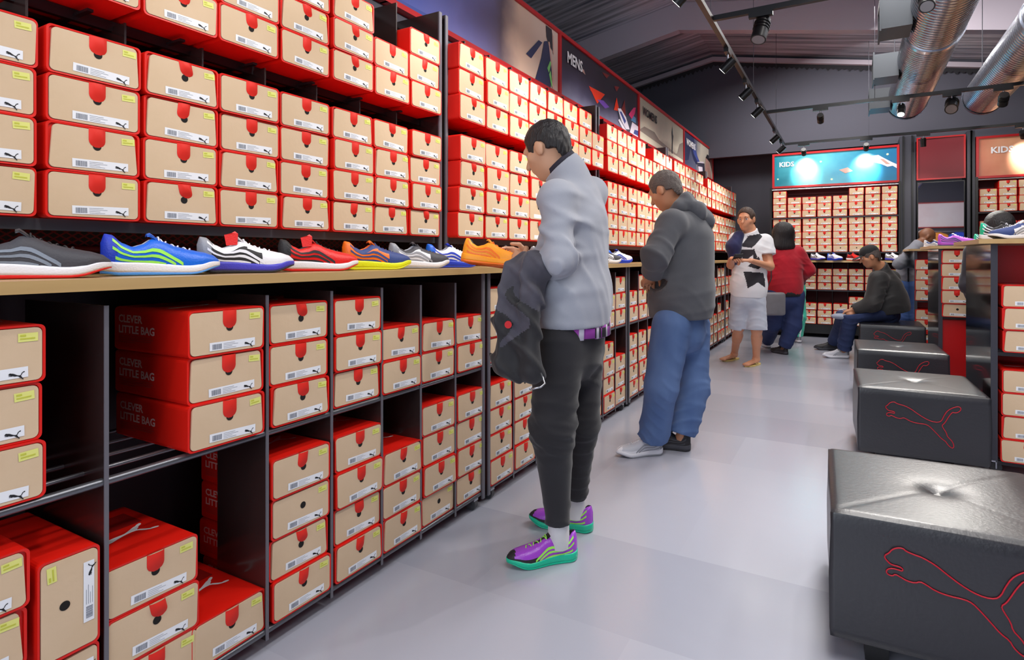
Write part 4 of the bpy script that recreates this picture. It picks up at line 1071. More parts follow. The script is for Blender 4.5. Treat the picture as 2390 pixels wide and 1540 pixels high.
def surface(fn, lo, hi, h, matfn=None, mats=(), name='surface'):
    lo = np.array(lo, float); hi = np.array(hi, float); B = 6
    n = (np.ceil((hi - lo) / (h * B)).astype(int)) * B
    nb = n // B; C = h * B
    g = np.stack(np.meshgrid(*[np.arange(k) for k in nb], indexing='ij'), -1).reshape(-1, 3)
    cc = lo + (g + .5) * C - h * .5; dc = fn(cc)
    V = np.repeat(np.repeat(np.repeat(dc.reshape(nb), B, 0), B, 1), B, 2).astype(np.float32)
    act = np.abs(dc) < C * 1.5
    off = np.stack(np.meshgrid(*[np.arange(B)] * 3, indexing='ij'), -1).reshape(-1, 3)
    ga = g[act]
    for s in range(0, len(ga), 4000):
        idx = (ga[s:s+4000, None, :] * B + off[None]).reshape(-1, 3)
        V[idx[:, 0], idx[:, 1], idx[:, 2]] = fn(lo + idx * h)
    S = V < 0
    nx, ny, nz = V.shape
    def sl(a, d): return a[d[0]:nx-1+d[0], d[1]:ny-1+d[1], d[2]:nz-1+d[2]]
    cor = [(i, j, k) for i in (0, 1) for j in (0, 1) for k in (0, 1)]
    cnt = sum(sl(S, c).astype(np.int8) for c in cor); actc = (cnt > 0) & (cnt < 8)
    ci = np.argwhere(actc)
    acc = np.zeros((len(ci), 3)); num = np.zeros(len(ci))
    for a in cor:
        for ax in range(3):
            if a[ax]: continue
            b = list(a); b[ax] = 1
            va = V[ci[:,0]+a[0], ci[:,1]+a[1], ci[:,2]+a[2]]; vb = V[ci[:,0]+b[0], ci[:,1]+b[1], ci[:,2]+b[2]]
            x = (va < 0) != (vb < 0); t = np.where(x, va / np.where(va == vb, 1, va - vb), 0)
            p = np.array(a, float)[None] + np.zeros((len(ci), 3)); p[:, ax] += t
            acc += p * x[:, None]; num += x
    vp = lo + (ci + acc / num[:, None]) * h
    ID = -np.ones(actc.shape, int); ID[ci[:, 0], ci[:, 1], ci[:, 2]] = np.arange(len(ci))
    quads = []
    for ax in range(3):
        o1, o2 = (ax + 1) % 3, (ax + 2) % 3
        e = np.zeros(3, int); e[ax] = 1
        s0 = S[:nx-1 if ax == 0 else nx, :ny-1 if ax == 1 else ny, :nz-1 if ax == 2 else nz]
        s1 = S[e[0]:, e[1]:, e[2]:]
        I = np.argwhere(s0 != s1)
        ok = (I[:, o1] > 0) & (I[:, o2] > 0) & (I[:, o1] < V.shape[o1]-1) & (I[:, o2] < V.shape[o2]-1); I = I[ok]
        u = np.zeros(3, int); u[o1] = 1; v = np.zeros(3, int); v[o2] = 1
        q = np.stack([ID[tuple((I - d).T)] for d in (u + v, v, 0 * u, u)], 1)
        flip = ~s0[tuple(I.T)]
        q[flip] = q[flip][:, ::-1]; quads.append(q)
    Q = np.concatenate(quads); Q = Q[(Q >= 0).all(1)]
    me = bpy.data.meshes.new(name); me.from_pydata(vp.tolist(), [], Q.tolist())
    for m in mats: me.materials.append(m)
    if matfn is not None:
        c = vp[Q].mean(1); me.polygons.foreach_set('material_index', np.asarray(matfn(c), dtype=np.int32))
    me.polygons.foreach_set('use_smooth', [True] * len(Q)); me.update()
    return me
def bounds(pts, pad):
    p = np.array(pts, float); return p.min(0) - pad, p.max(0) + pad
def unit(v): v = np.array(v, float); return v / np.linalg.norm(v)

def hand(wr, tip_dir, palm_n, size=1.0, curl=.6, flip=1):
    """palm and five unequal bent fingers; palm_n = direction the palm faces"""
    w = np.array(wr, float); d = unit(tip_dir); n = np.array(palm_n, float); n = unit(n - d * (n @ d)); s = np.cross(d, n) * flip
    fs = [ecap(w - d * .01, w + d * .075 * size, (.027 * size, .016 * size), (.038 * size, .015 * size), s)]
    out = []
    for k, (off, ln) in enumerate(((-.030, .068), (-.010, .078), (.010, .073), (.029, .058))):
        p = w + (d * .080 + s * off) * size; a = d + s * off * 2
        q = p + unit(a * (1 - .1 * curl) + n * curl * .6) * ln * .45 * size
        r = q + unit(a * (1 - curl) + n * curl * 1.2) * ln * .32 * size
        t = r + unit(a * (.6 - curl) + n * curl * 1.4) * ln * .28 * size
        out += [union([cap(p, q, .0088 * size, .0082 * size), cap(q, r, .0082 * size, .0075 * size), cap(r, t, .0075 * size, .0062 * size)], .003)]
    p = w + (d * .02 - s * .026) * size; q = p + unit(d * .6 - s * .7 + n * .4) * .042 * size; r = q + unit(d * .9 - s * .1 + n * .5) * .034 * size
    out += [union([cap(p, q, .012 * size, .0098 * size), cap(q, r, .0098 * size, .008 * size)], .004)]
    palm = fs[0]
    def f(P):
        dd = palm(P)
        for g in out: dd = smin(dd, g(P), .006)
        return dd
    return f

def head_parts(c, face, up=(0, 0, 1), s=1.0, hairlen='short'):
    """skull, jaw, nose, ears, brow and lips around centre c; returns (skin field, hair field, eye positions)"""
    f = unit(face); u = np.array(up, float); u = unit(u - f * (u @ f)); r = np.cross(f, u); c = np.array(c, float)
    R = np.stack([r, f, u], 1)
    p = lambda x, y, z: c + (r * x + f * y + u * z) * s
    sk = [ell(p(0, -.012, .022), np.array((.075, .094, .092)) * s, R), ell(p(0, .022, -.045), np.array((.056, .062, .072)) * s, R),
          ell(p(0, .052, -.092), np.array((.026, .024, .020)) * s, R), cap(p(0, .088, .012), p(0, .108, -.022), .007 * s, .013 * s),
          ecap(p(-.034, .078, .030), p(.034, .078, .030), (.010 * s, .010 * s), (.010 * s, .010 * s), f),
          ecap(p(-.018, .078, -.055), p(.018, .078, -.055), (.009 * s, .008 * s), (.009 * s, .008 * s), u),
          cap(p(-.045, .05, -.015), p(-.03, .06, -.03), .024 * s, .02 * s), cap(p(.045, .05, -.015), p(.03, .06, -.03), .024 * s, .02 * s)]
    ears = [ell(p(sx * .078, -.010, -.004), np.array((.010, .020, .032)) * s, R) for sx in (-1, 1)]
    base = union(sk, .022 * s)
    sock = union([ell(p(sx * .031, .092, .010), np.array((.015, .012, .009)) * s, R) for sx in (-1, 1)], .002)
    skin = lambda P: smin(minus(base, sock, .008 * s)(P), np.minimum(ears[0](P), ears[1](P)), .006 * s)
    big = union([ell(p(0, -.016, .030), np.array((.083, .101, .096)) * s, R)] + ([ell(p(0, -.05, -.02), np.array((.080, .062, .085)) * s, R)] if hairlen != 'crop' else [ell(p(0, -.04, -.02), np.array((.074, .062, .07)) * s, R)]), .02)
    fz = np.array(f)
    def hair(P):
        q = (P - c) @ R / s
        front = q[:, 1] - (.052 + .22 * np.maximum(0, q[:, 2] - .050) * 2.2 - .12 * (q[:, 2] < .0) * np.minimum(1, -q[:, 2] / .03))
        lowc = -.075 - q[:, 2]
        earc = .030 - np.sqrt((q[:, 1] + .008) ** 2 + (q[:, 2] + .006) ** 2) if hairlen != 'long' else -1
        d = big(P) + .0025 * np.sin(q[:, 0] * 190) * np.sin(q[:, 2] * 120 + q[:, 1] * 90) * s
        return np.maximum(np.maximum(d, front * .7 * s), np.maximum(lowc * s, earc * s))
    return skin, hair, [p(sx * .031, .079, .010) for sx in (-1, 1)], R, p

def garment_noise(i): return i
def person(name_label, cat, J, skinm, parts, h=.008, headscale=1.0, handcurl=.7, bulk=1.0, hand_dirs=None, hair=None, hairm=None, hairlen='short', barefoot=False, hide=()):
    """J: joints; builds the body as one mesh and returns it with the head frame"""
    side = unit(np.array(J['shR']) - np.array(J['shL'])); n = lambda k: np.array(J[k], float)
    up = unit(n('neck') - (n('hipL') + n('hipR')) / 2); pel = (n('hipL') + n('hipR')) / 2; chest = (n('shL') + n('shR')) / 2
    B = bulk * .94; LG = 1.0 if barefoot else .80
    fs = [ecap(chest - up * .10, pel + up * .12, (.150 * B, .105 * B), (.135 * B, .10 * B), side), ecap(pel + up * .10, pel - up * .02, (.150 * B, .105 * B), (.155 * B, .11 * B), side),
          cap(n('shL'), n('shR'), .055, .055), cap(chest + up * .02, n('neck') + up * .03, .070, .056), cap(n('neck'), n('head') - (n('neck') * 0 + np.array([0, 0, .03])), .056 * headscale, .054 * headscale)]
    for s_ in 'LR':
        fs += [cap(n('sh' + s_), n('el' + s_), .050, .040), cap(n('el' + s_), n('wr' + s_), .040, .026),
               cap(n('hip' + s_), n('kn' + s_), .082 * B * LG, .054 * LG), cap(n('kn' + s_), n('an' + s_), .054 * LG, .036 * LG)]
        calf = n('kn' + s_) * .7 + n('an' + s_) * .3; bk = -np.array(J['face2'], float); fs += [cap(calf + bk * .012, calf * .8 + n('an' + s_) * .2 + bk * .012 * LG, .054 * LG, .046 * LG)]
        toe = n('toe' + s_); fs += [ecap(n('an' + s_) - np.array([0, 0, .03]), toe, (.034 * LG, .026 * LG), (.042 * LG, .016 * LG), np.cross(unit(toe - n('an' + s_)), [0, 0, 1]) if abs(unit(toe - n('an' + s_))[2]) < .95 else side)]
    body = union(fs, .035)
    hd = n('head'); skin, hairf, eyes, R, hp = head_parts(hd, J['face'], J.get('headup', (0, 0, 1)), headscale, hairlen)
    hands = []
    for s_ in 'LR':
        hd_, pn = (hand_dirs or {}).get(s_, (n('wr' + s_) - n('el' + s_), (0, 0, -1)))
        hands.append(hand(n('wr' + s_), hd_, pn, 1.0, handcurl, 1 if s_ == 'L' else -1))
    def f(P):
        d = smin(body(P), skin(P), .03)
        for g in hands: d = smin(d, g(P), .012)
        return d
    lo, hi = bounds([n(k) for k in ('head', 'shL', 'shR', 'elL', 'elR', 'wrL', 'wrR', 'hipL', 'hipR', 'knL', 'knR', 'anL', 'anR', 'toeL', 'toeR')], .24)
    lo[2] = max(lo[2], -.01)
    me = surface(f, lo, hi, h, mats=[skinm], name='body')
    o = link('person', me); tag(o, name_label, cat)
    if hairm is not None:
        hl, hh = bounds([hd], .20 * headscale)
        link('hair', surface(hairf, hl, hh, min(h, .006), mats=[hairm], name='hair'), o)
    ey = MB()
    for e in eyes:
        fdir = Vector(R[:, 1]); ev = Vector(e) + fdir * .001
        ey.cyl(ev - fdir * .004, ev + fdir * .001, .0105 * headscale, M_WHITE, .0085 * headscale, n=10).cyl(ev + fdir * .001, ev + fdir * .0025, .0055 * headscale, M_INK, .0045 * headscale, n=10)
    ey.build('eyes', o)
    # eyebrows and mouth
    fc = MB(); fd = Vector(R[:, 1])
    for sx in (-1, 1):
        fc.tube([Vector(hp(sx * (.018 + .012 * k), .0905 - .003 * k * k, .030 + .004 * math.sin(k * 1.3))) for k in range(3)], .0030 * headscale, hairm or M_INK, 5)
    fc.build('eyebrows', o)
    lp = MB(); lp.tube([Vector(hp(x, .086 - 6 * x * x * 1.5, -.055 + abs(x) * .05)) for x in (-.022, -.011, 0, .011, .022)], .0042 * headscale, mat('lip', rgb(160, 84, 76), .5), 6); lp.build('lips', o)
    return o, dict(side=side, up=up, pel=pel, chest=chest, n=n, R=R, hp=hp)

def top_garment(o, I, name, mats, matfn=None, h=.008, B=1.0, arm=(.064, .056, .042), hem=0.0, hemr=(.17, .125), sleeve='long', fold=.010, seed=1, extra=(), hood=False, belly=0.0, collar=.028):
    n = I['n']; up = I['up']; side = I['side']; pel = I['pel']; chest = I['chest']
    hemp = pel + up * hem
    fs = [ecap(chest - up * .11, pel + up * (hem + .10), (.172 * B, .125 * B + belly * .3), (hemr[0] * B, hemr[1] * B + belly), side), ecap(pel + up * (hem + .14), hemp - up * .03, (hemr[0] * B, hemr[1] * B + belly), (hemr[0] * B * .97, hemr[1] * B * .97 + belly * .8), side),
          cap(n('shL') * .92 + n('shR') * .08 - up * .01, n('shR') * .92 + n('shL') * .08 - up * .01, .070 * B, .070 * B), cap(chest + up * .0, n('neck') - up * .005, .085 * B, .074), cap(n('neck') - up * .02, n('neck') + unit(n('head') - n('neck')) * (collar + .01), .078, .076)]
    for s_ in 'LR':
        if sleeve == 'long':
            e = n('wr' + s_) * .97 + n('el' + s_) * .03
            fs += [cap(n('sh' + s_), n('el' + s_), arm[0], arm[1]), cap(n('el' + s_), e, arm[1], arm[2])]
        else:
            fs += [cap(n('sh' + s_), n('sh' + s_) * .45 + n('el' + s_) * .55, arm[0], arm[1] * 1.15)]
    fs += list(extra)
    f = union(fs, .045)
    if fold: f = folds(f, fold, .060, up * .8 + side * .3, seed, [n('elL'), n('elR'), n('shL') - up * .12, n('shR') - up * .12, hemp + up * .06])
    f = cutz(f, -up, hemp)
    nk = n('neck'); nd = unit(n('head') - nk)
    c0 = nk + nd * collar; f0 = f
    f = lambda P: np.where(((P - c0) ** 2).sum(1) < .125 ** 2, np.maximum(f0(P), (P - c0) @ nd), f0(P))
    hd_c = n('head'); f1 = f; f = lambda P: np.where(((P - hd_c) ** 2).sum(1) < .100 ** 2, .05, f1(P))
    if sleeve == 'long':
        for s_ in 'LR':
            w = n('wr' + s_); wd = unit(w - n('el' + s_)); w0 = w - wd * .01
            g = f; f = (lambda g, w0, wd: lambda P: np.where(((P - w0) ** 2).sum(1) < .11 ** 2, np.maximum(g(P), (P - w0) @ wd), g(P)))(g, w0, wd)
    else:
        for s_ in 'LR':
            w0 = n('sh' + s_) * .45 + n('el' + s_) * .55; wd = unit(n('el' + s_) - n('sh' + s_))
            g = f; f = (lambda g, w0, wd: lambda P: np.where(((P - w0) ** 2).sum(1) < .12 ** 2, np.maximum(g(P), (P - w0) @ wd), g(P)))(g, w0, wd)
    lo, hi = bounds([n('shL'), n('shR'), n('elL'), n('elR'), n('wrL'), n('wrR'), n('hipL'), n('hipR'), n('neck')], .22)
    return link(name, surface(f, lo, hi, h, matfn, mats, name), o)
def leg_garment(o, I, name, mats, matfn=None, h=.008, B=1.0, rad=(.105, .080, .064), waist=.13, endk=1.0, fold=.010, seed=2, knee_end=False, pr=(.165, .125)):
    n = I['n']; up = I['up']; side = I['side']; pel = I['pel']
    fs = [ecap(pel + up * (waist + .02), pel - up * .04, (pr[0] * .95 * B, pr[1] * .92 * B), (pr[0] * B, pr[1] * B), side)]
    ends = []
    for s_ in 'LR':
        hp_, kn, an = n('hip' + s_), n('kn' + s_), n('an' + s_)
        if knee_end:
            e = kn + (an - kn) * endk; fs += [cap(hp_, e, rad[0] * B, rad[1] * B)]; ends.append((e, unit(kn - hp_)))
        else:
            e = an * endk + kn * (1 - endk); fs += [cap(hp_, kn, rad[0] * B, rad[1] * B), cap(kn, e, rad[1] * B, rad[2] * B)]; ends.append((e, unit(an - kn)))
    f = union(fs, .03)
    if fold: f = folds(f, fold, .055, (0.1, .15, 1), seed, [n('knL'), n('knR'), n('anL') + [0, 0, .06], n('anR') + [0, 0, .06], pel - up * .1])
    f = cutz(f, up, pel + up * waist)
    for e, d in ends:
        g = f; f = (lambda g, e, d: lambda P: np.where(((P - e) ** 2).sum(1) < .16 ** 2, np.maximum(g(P), (P - e) @ d), g(P)))(g, e, d)
    lo, hi = bounds([n(k) for k in ('hipL', 'hipR', 'knL', 'knR', 'anL', 'anR')], .20); lo[2] = max(lo[2], 0)
    hi[2] = max(hi[2], (pel + up * waist)[2] + .05)
    return link(name, surface(f, lo, hi, h, matfn, mats, name), o)
def wear_shoe(o, parts, heel, toe, sc=1.0, nm='sneaker', z=0.0, lb=None):
    h_, t_ = Vector(heel), Vector(toe); a = math.atan2(t_.y - h_.y, t_.x - h_.x)
    s = link(nm, parts['upper'], o, (h_.x, h_.y, z), a); s.scale = (sc,) * 3
    for k in ('outsole', 'midsole', 'stripe', 'laces', 'tongue'): link(k, parts[k], s)
    if lb: s['label'] = lb
    return s
def gp(px, py):
    """floor point under a photo pixel"""
    return at(px, py, CAMH * F_PX / (py - HY))
def ank(heel, toe, z=.09, k=.27): 
    v = Vector(heel).lerp(Vector(toe), k); return (v.x, v.y, z)
def toe_in(heel, toe, k=.70, z=.034):
    v = Vector(heel).lerp(Vector(toe), k); return (v.x, v.y, z)
SK1 = mat('skin_light', rgb(206, 156, 124), .5); SK2 = mat('skin_tan', rgb(196, 138, 104), .5); SK3 = mat('skin_brown', rgb(120, 78, 56), .5); SK4 = mat('skin_warm', rgb(214, 152, 118), .5)
H_BLK = mat('hair_black', rgb(26, 22, 24), .45, bump=(160, .5, (1, 1, .15))); H_GREY = mat('hair_grey_brown', rgb(92, 82, 78), .6, bump=(160, .5)); H_BRN = mat('hair_brown', rgb(70, 50, 40), .5, bump=(160, .5))
def cloth(nm, r, g, b, rough=.85, vr=None, sc=7, b2=.25): return mat('cloth_' + nm, rgb(r, g, b), rough, bump=(420, b2 * .45), vary=(sc, rgb(*(vr or (int(r*.85), int(g*.85), int(b*.85)))), .25), sheen=.15)

# ---- man in the grey sweater, holding an orange shoe
FX = (-1, 0, 0)
lh, lt = gp(1346, 1300), gp(1196, 1322); rh, rt = gp(1384, 1240), gp(1262, 1222)
lt = lh + (lt - lh).normalized() * .285; rt = rh + (rt - rh).normalized() * .285
J = dict(head=at(1276, 352, 2.42), face=(-.93, .10, -.42), face2=FX, headup=(-.2, 0, 1), neck=at(1322, 402, 2.41), shL=at(1297, 462, 2.25), shR=at(1378, 450, 2.57), elL=at(1306, 606, 2.18), elR=at(1350, 600, 2.66),
         wrL=at(1228, 612, 2.36), wrR=at(1236, 600, 2.58), hipL=at(1306, 800, 2.34), hipR=at(1356, 792, 2.52), knL=at(1290, 1000, 2.30), knR=at(1352, 985, 2.52), anL=ank(lh, lt, .10), anR=ank(rh, rt, .10), toeL=toe_in(lh, lt), toeR=toe_in(rh, rt))
man, I = person('young person in light grey sweater and black joggers holding up an orange shoe', 'person', J, SK1, {}, h=.006, hairm=H_BLK, hairlen='crop',
                hand_dirs={'L': ((-.8, .35, .15), (.2, .9, -.2)), 'R': ((-.85, -.2, .1), (.1, -.9, -.2))}, headscale=.98)
top_garment(man, I, 'sweater', [cloth('grey_sweater', 168, 171, 182, .95, (158, 161, 172))], h=.0065, B=1.06, hem=.072, hemr=(.174, .146), collar=.032, fold=.017, arm=(.064, .057, .043))
# knitted hem band, collar and cuffs
leg_garment(man, I, 'joggers', [cloth('black_joggers', 30, 29, 33, .95, (38, 37, 42))], h=.0065, rad=(.104, .082, .050), waist=.15, endk=.88, fold=.011, pr=(.158, .128))
def band(o, c, side, ax, ru, rv, hgt, m, name, k=24, th=.006):
    c = Vector(c); ax = Vector(ax).normalized(); s = Vector(side); s = (s - ax * s.dot(ax)).normalized(); f = ax.cross(s); mb = MB(); vs = []
    for z, g in ((0, 1), (0, 1 + th / ru), (hgt, 1 + th / ru), (hgt, 1)):
        for q in range(k):
            a = 2*PI*q/k; vs.append(c + ax * z + s * ru * g * math.cos(a) + f * rv * g * math.sin(a))
    fs = [(p*k+q, p*k+(q+1) % k, ((p+1) % 4)*k+(q+1) % k, ((p+1) % 4)*k+q) for p in range(4) for q in range(k)]
    mb.add(vs, fs, m, True); return mb.build(name, o)
band(man, I['n']('neck') + unit(I['n']('head') - I['n']('neck')) * .030 + np.array([.006, 0, .0]), I['side'], unit(I['n']('head') - I['n']('neck')) * 1.0, .067, .067, .024, mat('collar_dark', rgb(40, 36, 50), .8), 'shirt_collar')
def plaid():
    m = bpy.data.materials.new('plaid_shirt'); m.use_nodes = True; nt = m.node_tree; b = nt.nodes['Principled BSDF']
    tc = nt.nodes.new('ShaderNodeTexCoord'); ck = nt.nodes.new('ShaderNodeTexChecker'); ck.inputs['Scale'].default_value = 26
    ck.inputs[1].default_value = rgb(150, 60, 160); ck.inputs[2].default_value = rgb(34, 28, 40); nt.links.new(tc.outputs['Object'], ck.inputs[0])
    w = nt.nodes.new('ShaderNodeTexWave'); w.bands_direction = 'Y'; w.inputs['Scale'].default_value = 5; nt.links.new(tc.outputs['Object'], w.inputs[0])
    r = nt.nodes.new('ShaderNodeValToRGB'); r.color_ramp.elements[0].position = .86; r.color_ramp.elements[1].position = .9; nt.links.new(w.outputs[1], r.inputs[0])
    mx = nt.nodes.new('ShaderNodeMix'); mx.data_type = 'RGBA'; nt.links.new(r.outputs[0], mx.inputs[0]); nt.links.new(ck.outputs[0], mx.inputs[6]); mx.inputs[7].default_value = rgb(206, 200, 214)
    nt.links.new(mx.outputs[2], b.inputs['Base Color']); b.inputs['Roughness'].default_value = .85; return m
band(man, I['pel'] + I['up'] * .028 + np.array([.012, .012, 0]), I['side'], I['up'], .166, .140, .070, plaid(), 'shirt_tail', 40)
MS = make_sneaker('m', C(upper=S_PINKP, side=S_PINKP, toe=S_BLK, heel=S_PINKP, mid=S_TEAL, out=S_TEAL, stripe=S_GRN, lace=S_GRN, tongue=S_BLK, lining=S_BLK))
wear_shoe(man, MS, lh, lt, 1.0, lb='purple and black sneaker on a green sole'); wear_shoe(man, MS, rh, rt, 1.0)
sock = cloth('white_sock', 226, 226, 230)
for s_ in 'LR':
    a = Vector(I['n']('an' + s_)); MB().cyl(a + Vector((0, 0, -.045)), a + Vector((0, 0, .055)), .044, sock, .041, n=20).build('sock', man)
# orange shoe he holds
hs = shoe(P8, 'orange shoe with dark lining, held in the hands of the grey sweater man', at(1092, 588, 2.50), 0, None, rot=None)
q0, q1 = at(1076, 588, 2.54), at(1232, 592, 2.46)
d = (q1 - q0).normalized(); hs.location = q0 - Vector((0, 0, .045)); hs.rotation_euler = (math.radians(-12), math.radians(6), math.atan2(d.y, d.x)); hs.scale = (.98,) * 3
# jacket draped over his forearm
jp = lambda x, y, dd: np.array(at(x, y, dd))
jk = [cap(jp(1252, 622, 2.20), jp(1222, 625, 2.30), .050, .045), ecap(jp(1228, 640, 2.22), jp(1208, 740, 2.20), (.060, .035), (.085, .045), np.array([CT, ST, 0])),
      ecap(jp(1208, 740, 2.20), jp(1200, 850, 2.20), (.085, .045), (.066, .042), np.array([CT, ST, 0])), cap(jp(1240, 690, 2.16), jp(1240, 860, 2.16), .035, .045), cap(jp(1185, 780, 2.2), jp(1172, 855, 2.2), .03, .034), cap(jp(1210, 860, 2.2), jp(1245, 875, 2.17), .035, .03)]
jf = folds(union(jk, .03), .030, .050, (CT, ST, .15), 5, [jp(1230, 650, 2.2), jp(1205, 740, 2.2), jp(1215, 840, 2.2)])
def jm(c): return np.where(np.sin(c @ np.array([37., 21., 9.]) + 2 * np.sin(c[:, 2] * 31)) + (c[:, 2] - .98) * 9 > .0, 0, 1)
jo = link('jacket', surface(jf, *bounds([jp(1150, 600, 2.2), jp(1280, 900, 2.2), jp(1200, 700, 2.35)], .10), .006, jm, [cloth('jacket_grey', 82, 80, 92, .8, (58, 56, 66), 12), cloth('jacket_black', 34, 33, 38, .7)], 'jacket'))
tag(jo, 'dark grey jacket with a small red emblem draped over the forearm', 'jacket')
e = at(1186, 757, 2.135); MB().cyl(e, e + Vector((ST * .012, -CT * .012, 0)) * 1, .013, mat('emblem_badge', rgb(200, 20, 30), .5), n=16).build('emblem', jo)
MB().tube([at(1262, 870, 2.12), at(1272, 895, 2.10), at(1262, 903, 2.09), at(1240, 908, 2.09)], .004, M_SILV2 if 'M_SILV2' in globals() else M_CHROME, 6).build('zip_cord', jo)

# ---- man in the dark hoodie and jeans
lh, lt = gp(1545, 1058), gp(1468, 1064); rh, rt = gp(1612, 1052), gp(1560, 1046)
lt = lh + (lt - lh).normalized() * .29; rt = rh + (rt - rh).normalized() * .29
J = dict(head=at(1552, 446, 3.62), face=(-.86, .20, -.50), face2=FX, headup=(-.2, 0, 1), neck=at(1590, 478, 3.62), shL=at(1566, 520, 3.42), shR=at(1634, 512, 3.82), elL=at(1533, 596, 3.34), elR=at(1600, 600, 3.92),
         wrL=at(1520, 640, 3.50), wrR=at(1530, 640, 3.75), hipL=at(1566, 760, 3.50), hipR=at(1612, 756, 3.74), knL=at(1544, 905, 3.48), knR=at(1618, 900, 3.72), anL=ank(lh, lt, .09, .2), anR=ank(rh, rt, .09, .2), toeL=toe_in(lh, lt), toeR=toe_in(rh, rt))
man2, I2 = person('person in dark grey hoodie and blue jeans looking down at the counter', 'person', J, SK2, {}, h=.008, hairm=H_GREY, hairlen='crop', bulk=1.1)
hd = I2['n']; hood = [ecap(hd('neck') + np.array([.05, -.04, -.01]), hd('neck') + np.array([.06, .06, -.01]), (.055, .06), (.055, .06), (0, 0, 1)), cap(hd('neck') + np.array([.09, 0, -.08]), hd('neck') + np.array([.03, 0, .02]), .07, .06),
        cap(hd('neck') + np.array([0, -.07, .0]), hd('neck') + np.array([-.05, -.05, -.05]), .034, .03), cap(hd('neck') + np.array([0, .07, .0]), hd('neck') + np.array([-.05, .05, -.05]), .034, .03)]
top_garment(man2, I2, 'hoodie', [cloth('charcoal_hoodie', 86, 87, 93, .95, (76, 77, 83))], h=.0085, B=1.18, hem=.045, hemr=(.178, .15), fold=.024, seed=8, arm=(.076, .069, .050), belly=.012)
link('hood', surface(folds(union([ecap(at(1600, 474, 3.54), at(1604, 470, 3.74), (.060, .042), (.060, .042), (0, 0, 1)), ecap(at(1632, 496, 3.54), at(1634, 494, 3.74), (.062, .046), (.062, .046), (0, 0, 1)), cap(at(1652, 516, 3.60), at(1652, 516, 3.70), .045, .045), cap(at(1584, 484, 3.50), at(1566, 502, 3.52), .036, .028), cap(at(1590, 484, 3.80), at(1572, 502, 3.74), .036, .028)], .05), .012, .05, (1, 0, .4), 41), *bounds([at(1560, 500, 3.6), at(1655, 510, 3.6)], .22), .0085, mats=[MATS['cloth_charcoal_hoodie']]), man2)
def denim(nm, a, b): return mat(nm, rgb(*a), .85, bump=(420, .15), vary=(5, rgb(*b), .22, (1, 1, .5)))
leg_garment(man2, I2, 'jeans', [denim('denim_mid', (62, 88, 136), (92, 118, 164))], h=.0085, rad=(.118, .098, .084), waist=.14, endk=.96, fold=.017, seed=4, pr=(.172, .14))
W1 = make_sneaker('w', C(upper=S_LIN, side=S_LIN, toe=S_WHT, heel=S_SILV, mid=S_WHT, out=S_SILV, stripe=S_SILV)); K1 = make_sneaker('k2', C(upper=S_BLK, side=S_BLK, toe=S_BLK, heel=S_BLK, mid=S_CHAR, out=S_BLK, stripe=S_CHAR, lace=S_BLK, tongue=S_BLK, lining=S_BLK))
wear_shoe(man2, W1, lh, lt, 1.02, lb='pale shoe'); wear_shoe(man2, K1, rh, rt, 1.02, lb='black shoe')

# ---- man in the patterned T-shirt and shorts
lt, lh = gp(1728, 859), gp(1772, 850); rt, rh = gp(1672, 846), gp(1722, 838)
D3 = 6.45
J = dict(head=at(1741, 512, D3), face=(-ST * -.2 - .25, -CT, -.12), face2=(-.2, -.9, 0), neck=at(1750, 540, D3 + .03), shL=at(1787, 562, D3 + .02), shR=at(1718, 558, D3 + .06), elL=at(1797, 622, D3 - .05), elR=at(1706, 618, D3 + .05),
         wrL=at(1752, 608, D3 - .28), wrR=at(1708, 604, D3 - .22), hipL=at(1765, 690, D3), hipR=at(1728, 690, D3 + .03), knL=at(1766, 768, D3 - .02), knR=at(1724, 764, D3 + .1), anL=ank(lh, lt, .08, .16), anR=ank(rh, rt, .08, .16), toeL=toe_in(lh, lt, .72, .026), toeR=toe_in(rh, rt, .72, .026))
man3, I3 = person('person in white T-shirt with black print and light shorts holding a phone', 'person', J, SK4, {}, h=.007, hairm=H_BRN, headscale=1.08, hand_dirs={'L': ((-.8, -.25, .05), (-.3, .1, -.9)), 'R': ((.5, -.7, .1), (.3, .3, -.9))}, bulk=1.05, barefoot=True)
def shirt_pat(c):
    s = (c - I3['chest']) @ unit(I3['n']('shL') - I3['n']('shR')); z = c[:, 2]
    front = (c - I3['chest']) @ np.array([ST, -CT, 0]) > .0
    m = np.zeros(len(c), int)
    for s0, z0, w, hh, t in ((.03, 1.405, .070, .042, .5), (-.05, 1.24, .07, .045, .4), (.04, 1.12, .05, .05, -.8), (.03, .98, .10, .06, .25), (-.05, 1.34, .05, .04, -.6), (.10, .95, .04, .05, 1.0), (.02, 1.18, .02, .07, 0)):
        u = (s - s0) * math.cos(t) + (z - z0) * math.sin(t); v = -(s - s0) * math.sin(t) + (z - z0) * math.cos(t)
        m |= ((np.abs(u) < w) & (np.abs(v) < hh * (1 - .55 * u / w)) & front).astype(int)
    return m
top_garment(man3, I3, 't_shirt', [cloth('white_tee', 236, 236, 240, .85, (228, 228, 234)), mat('tee_print', rgb(40, 38, 46), .8)], shirt_pat, h=.007, B=1.06, hem=-.02, hemr=(.170, .13), sleeve='short', collar=.010, fold=.008, seed=3, arm=(.075, .072, .05))
leg_garment(man3, I3, 'shorts', [cloth('pale_shorts', 196, 202, 216, .9, (180, 186, 202))], h=.008, rad=(.095, .108), knee_end=True, waist=.10, endk=.02, fold=.010, seed=6, pr=(.165, .13))
flip = mat('flip_flop', rgb(222, 196, 120), .6)
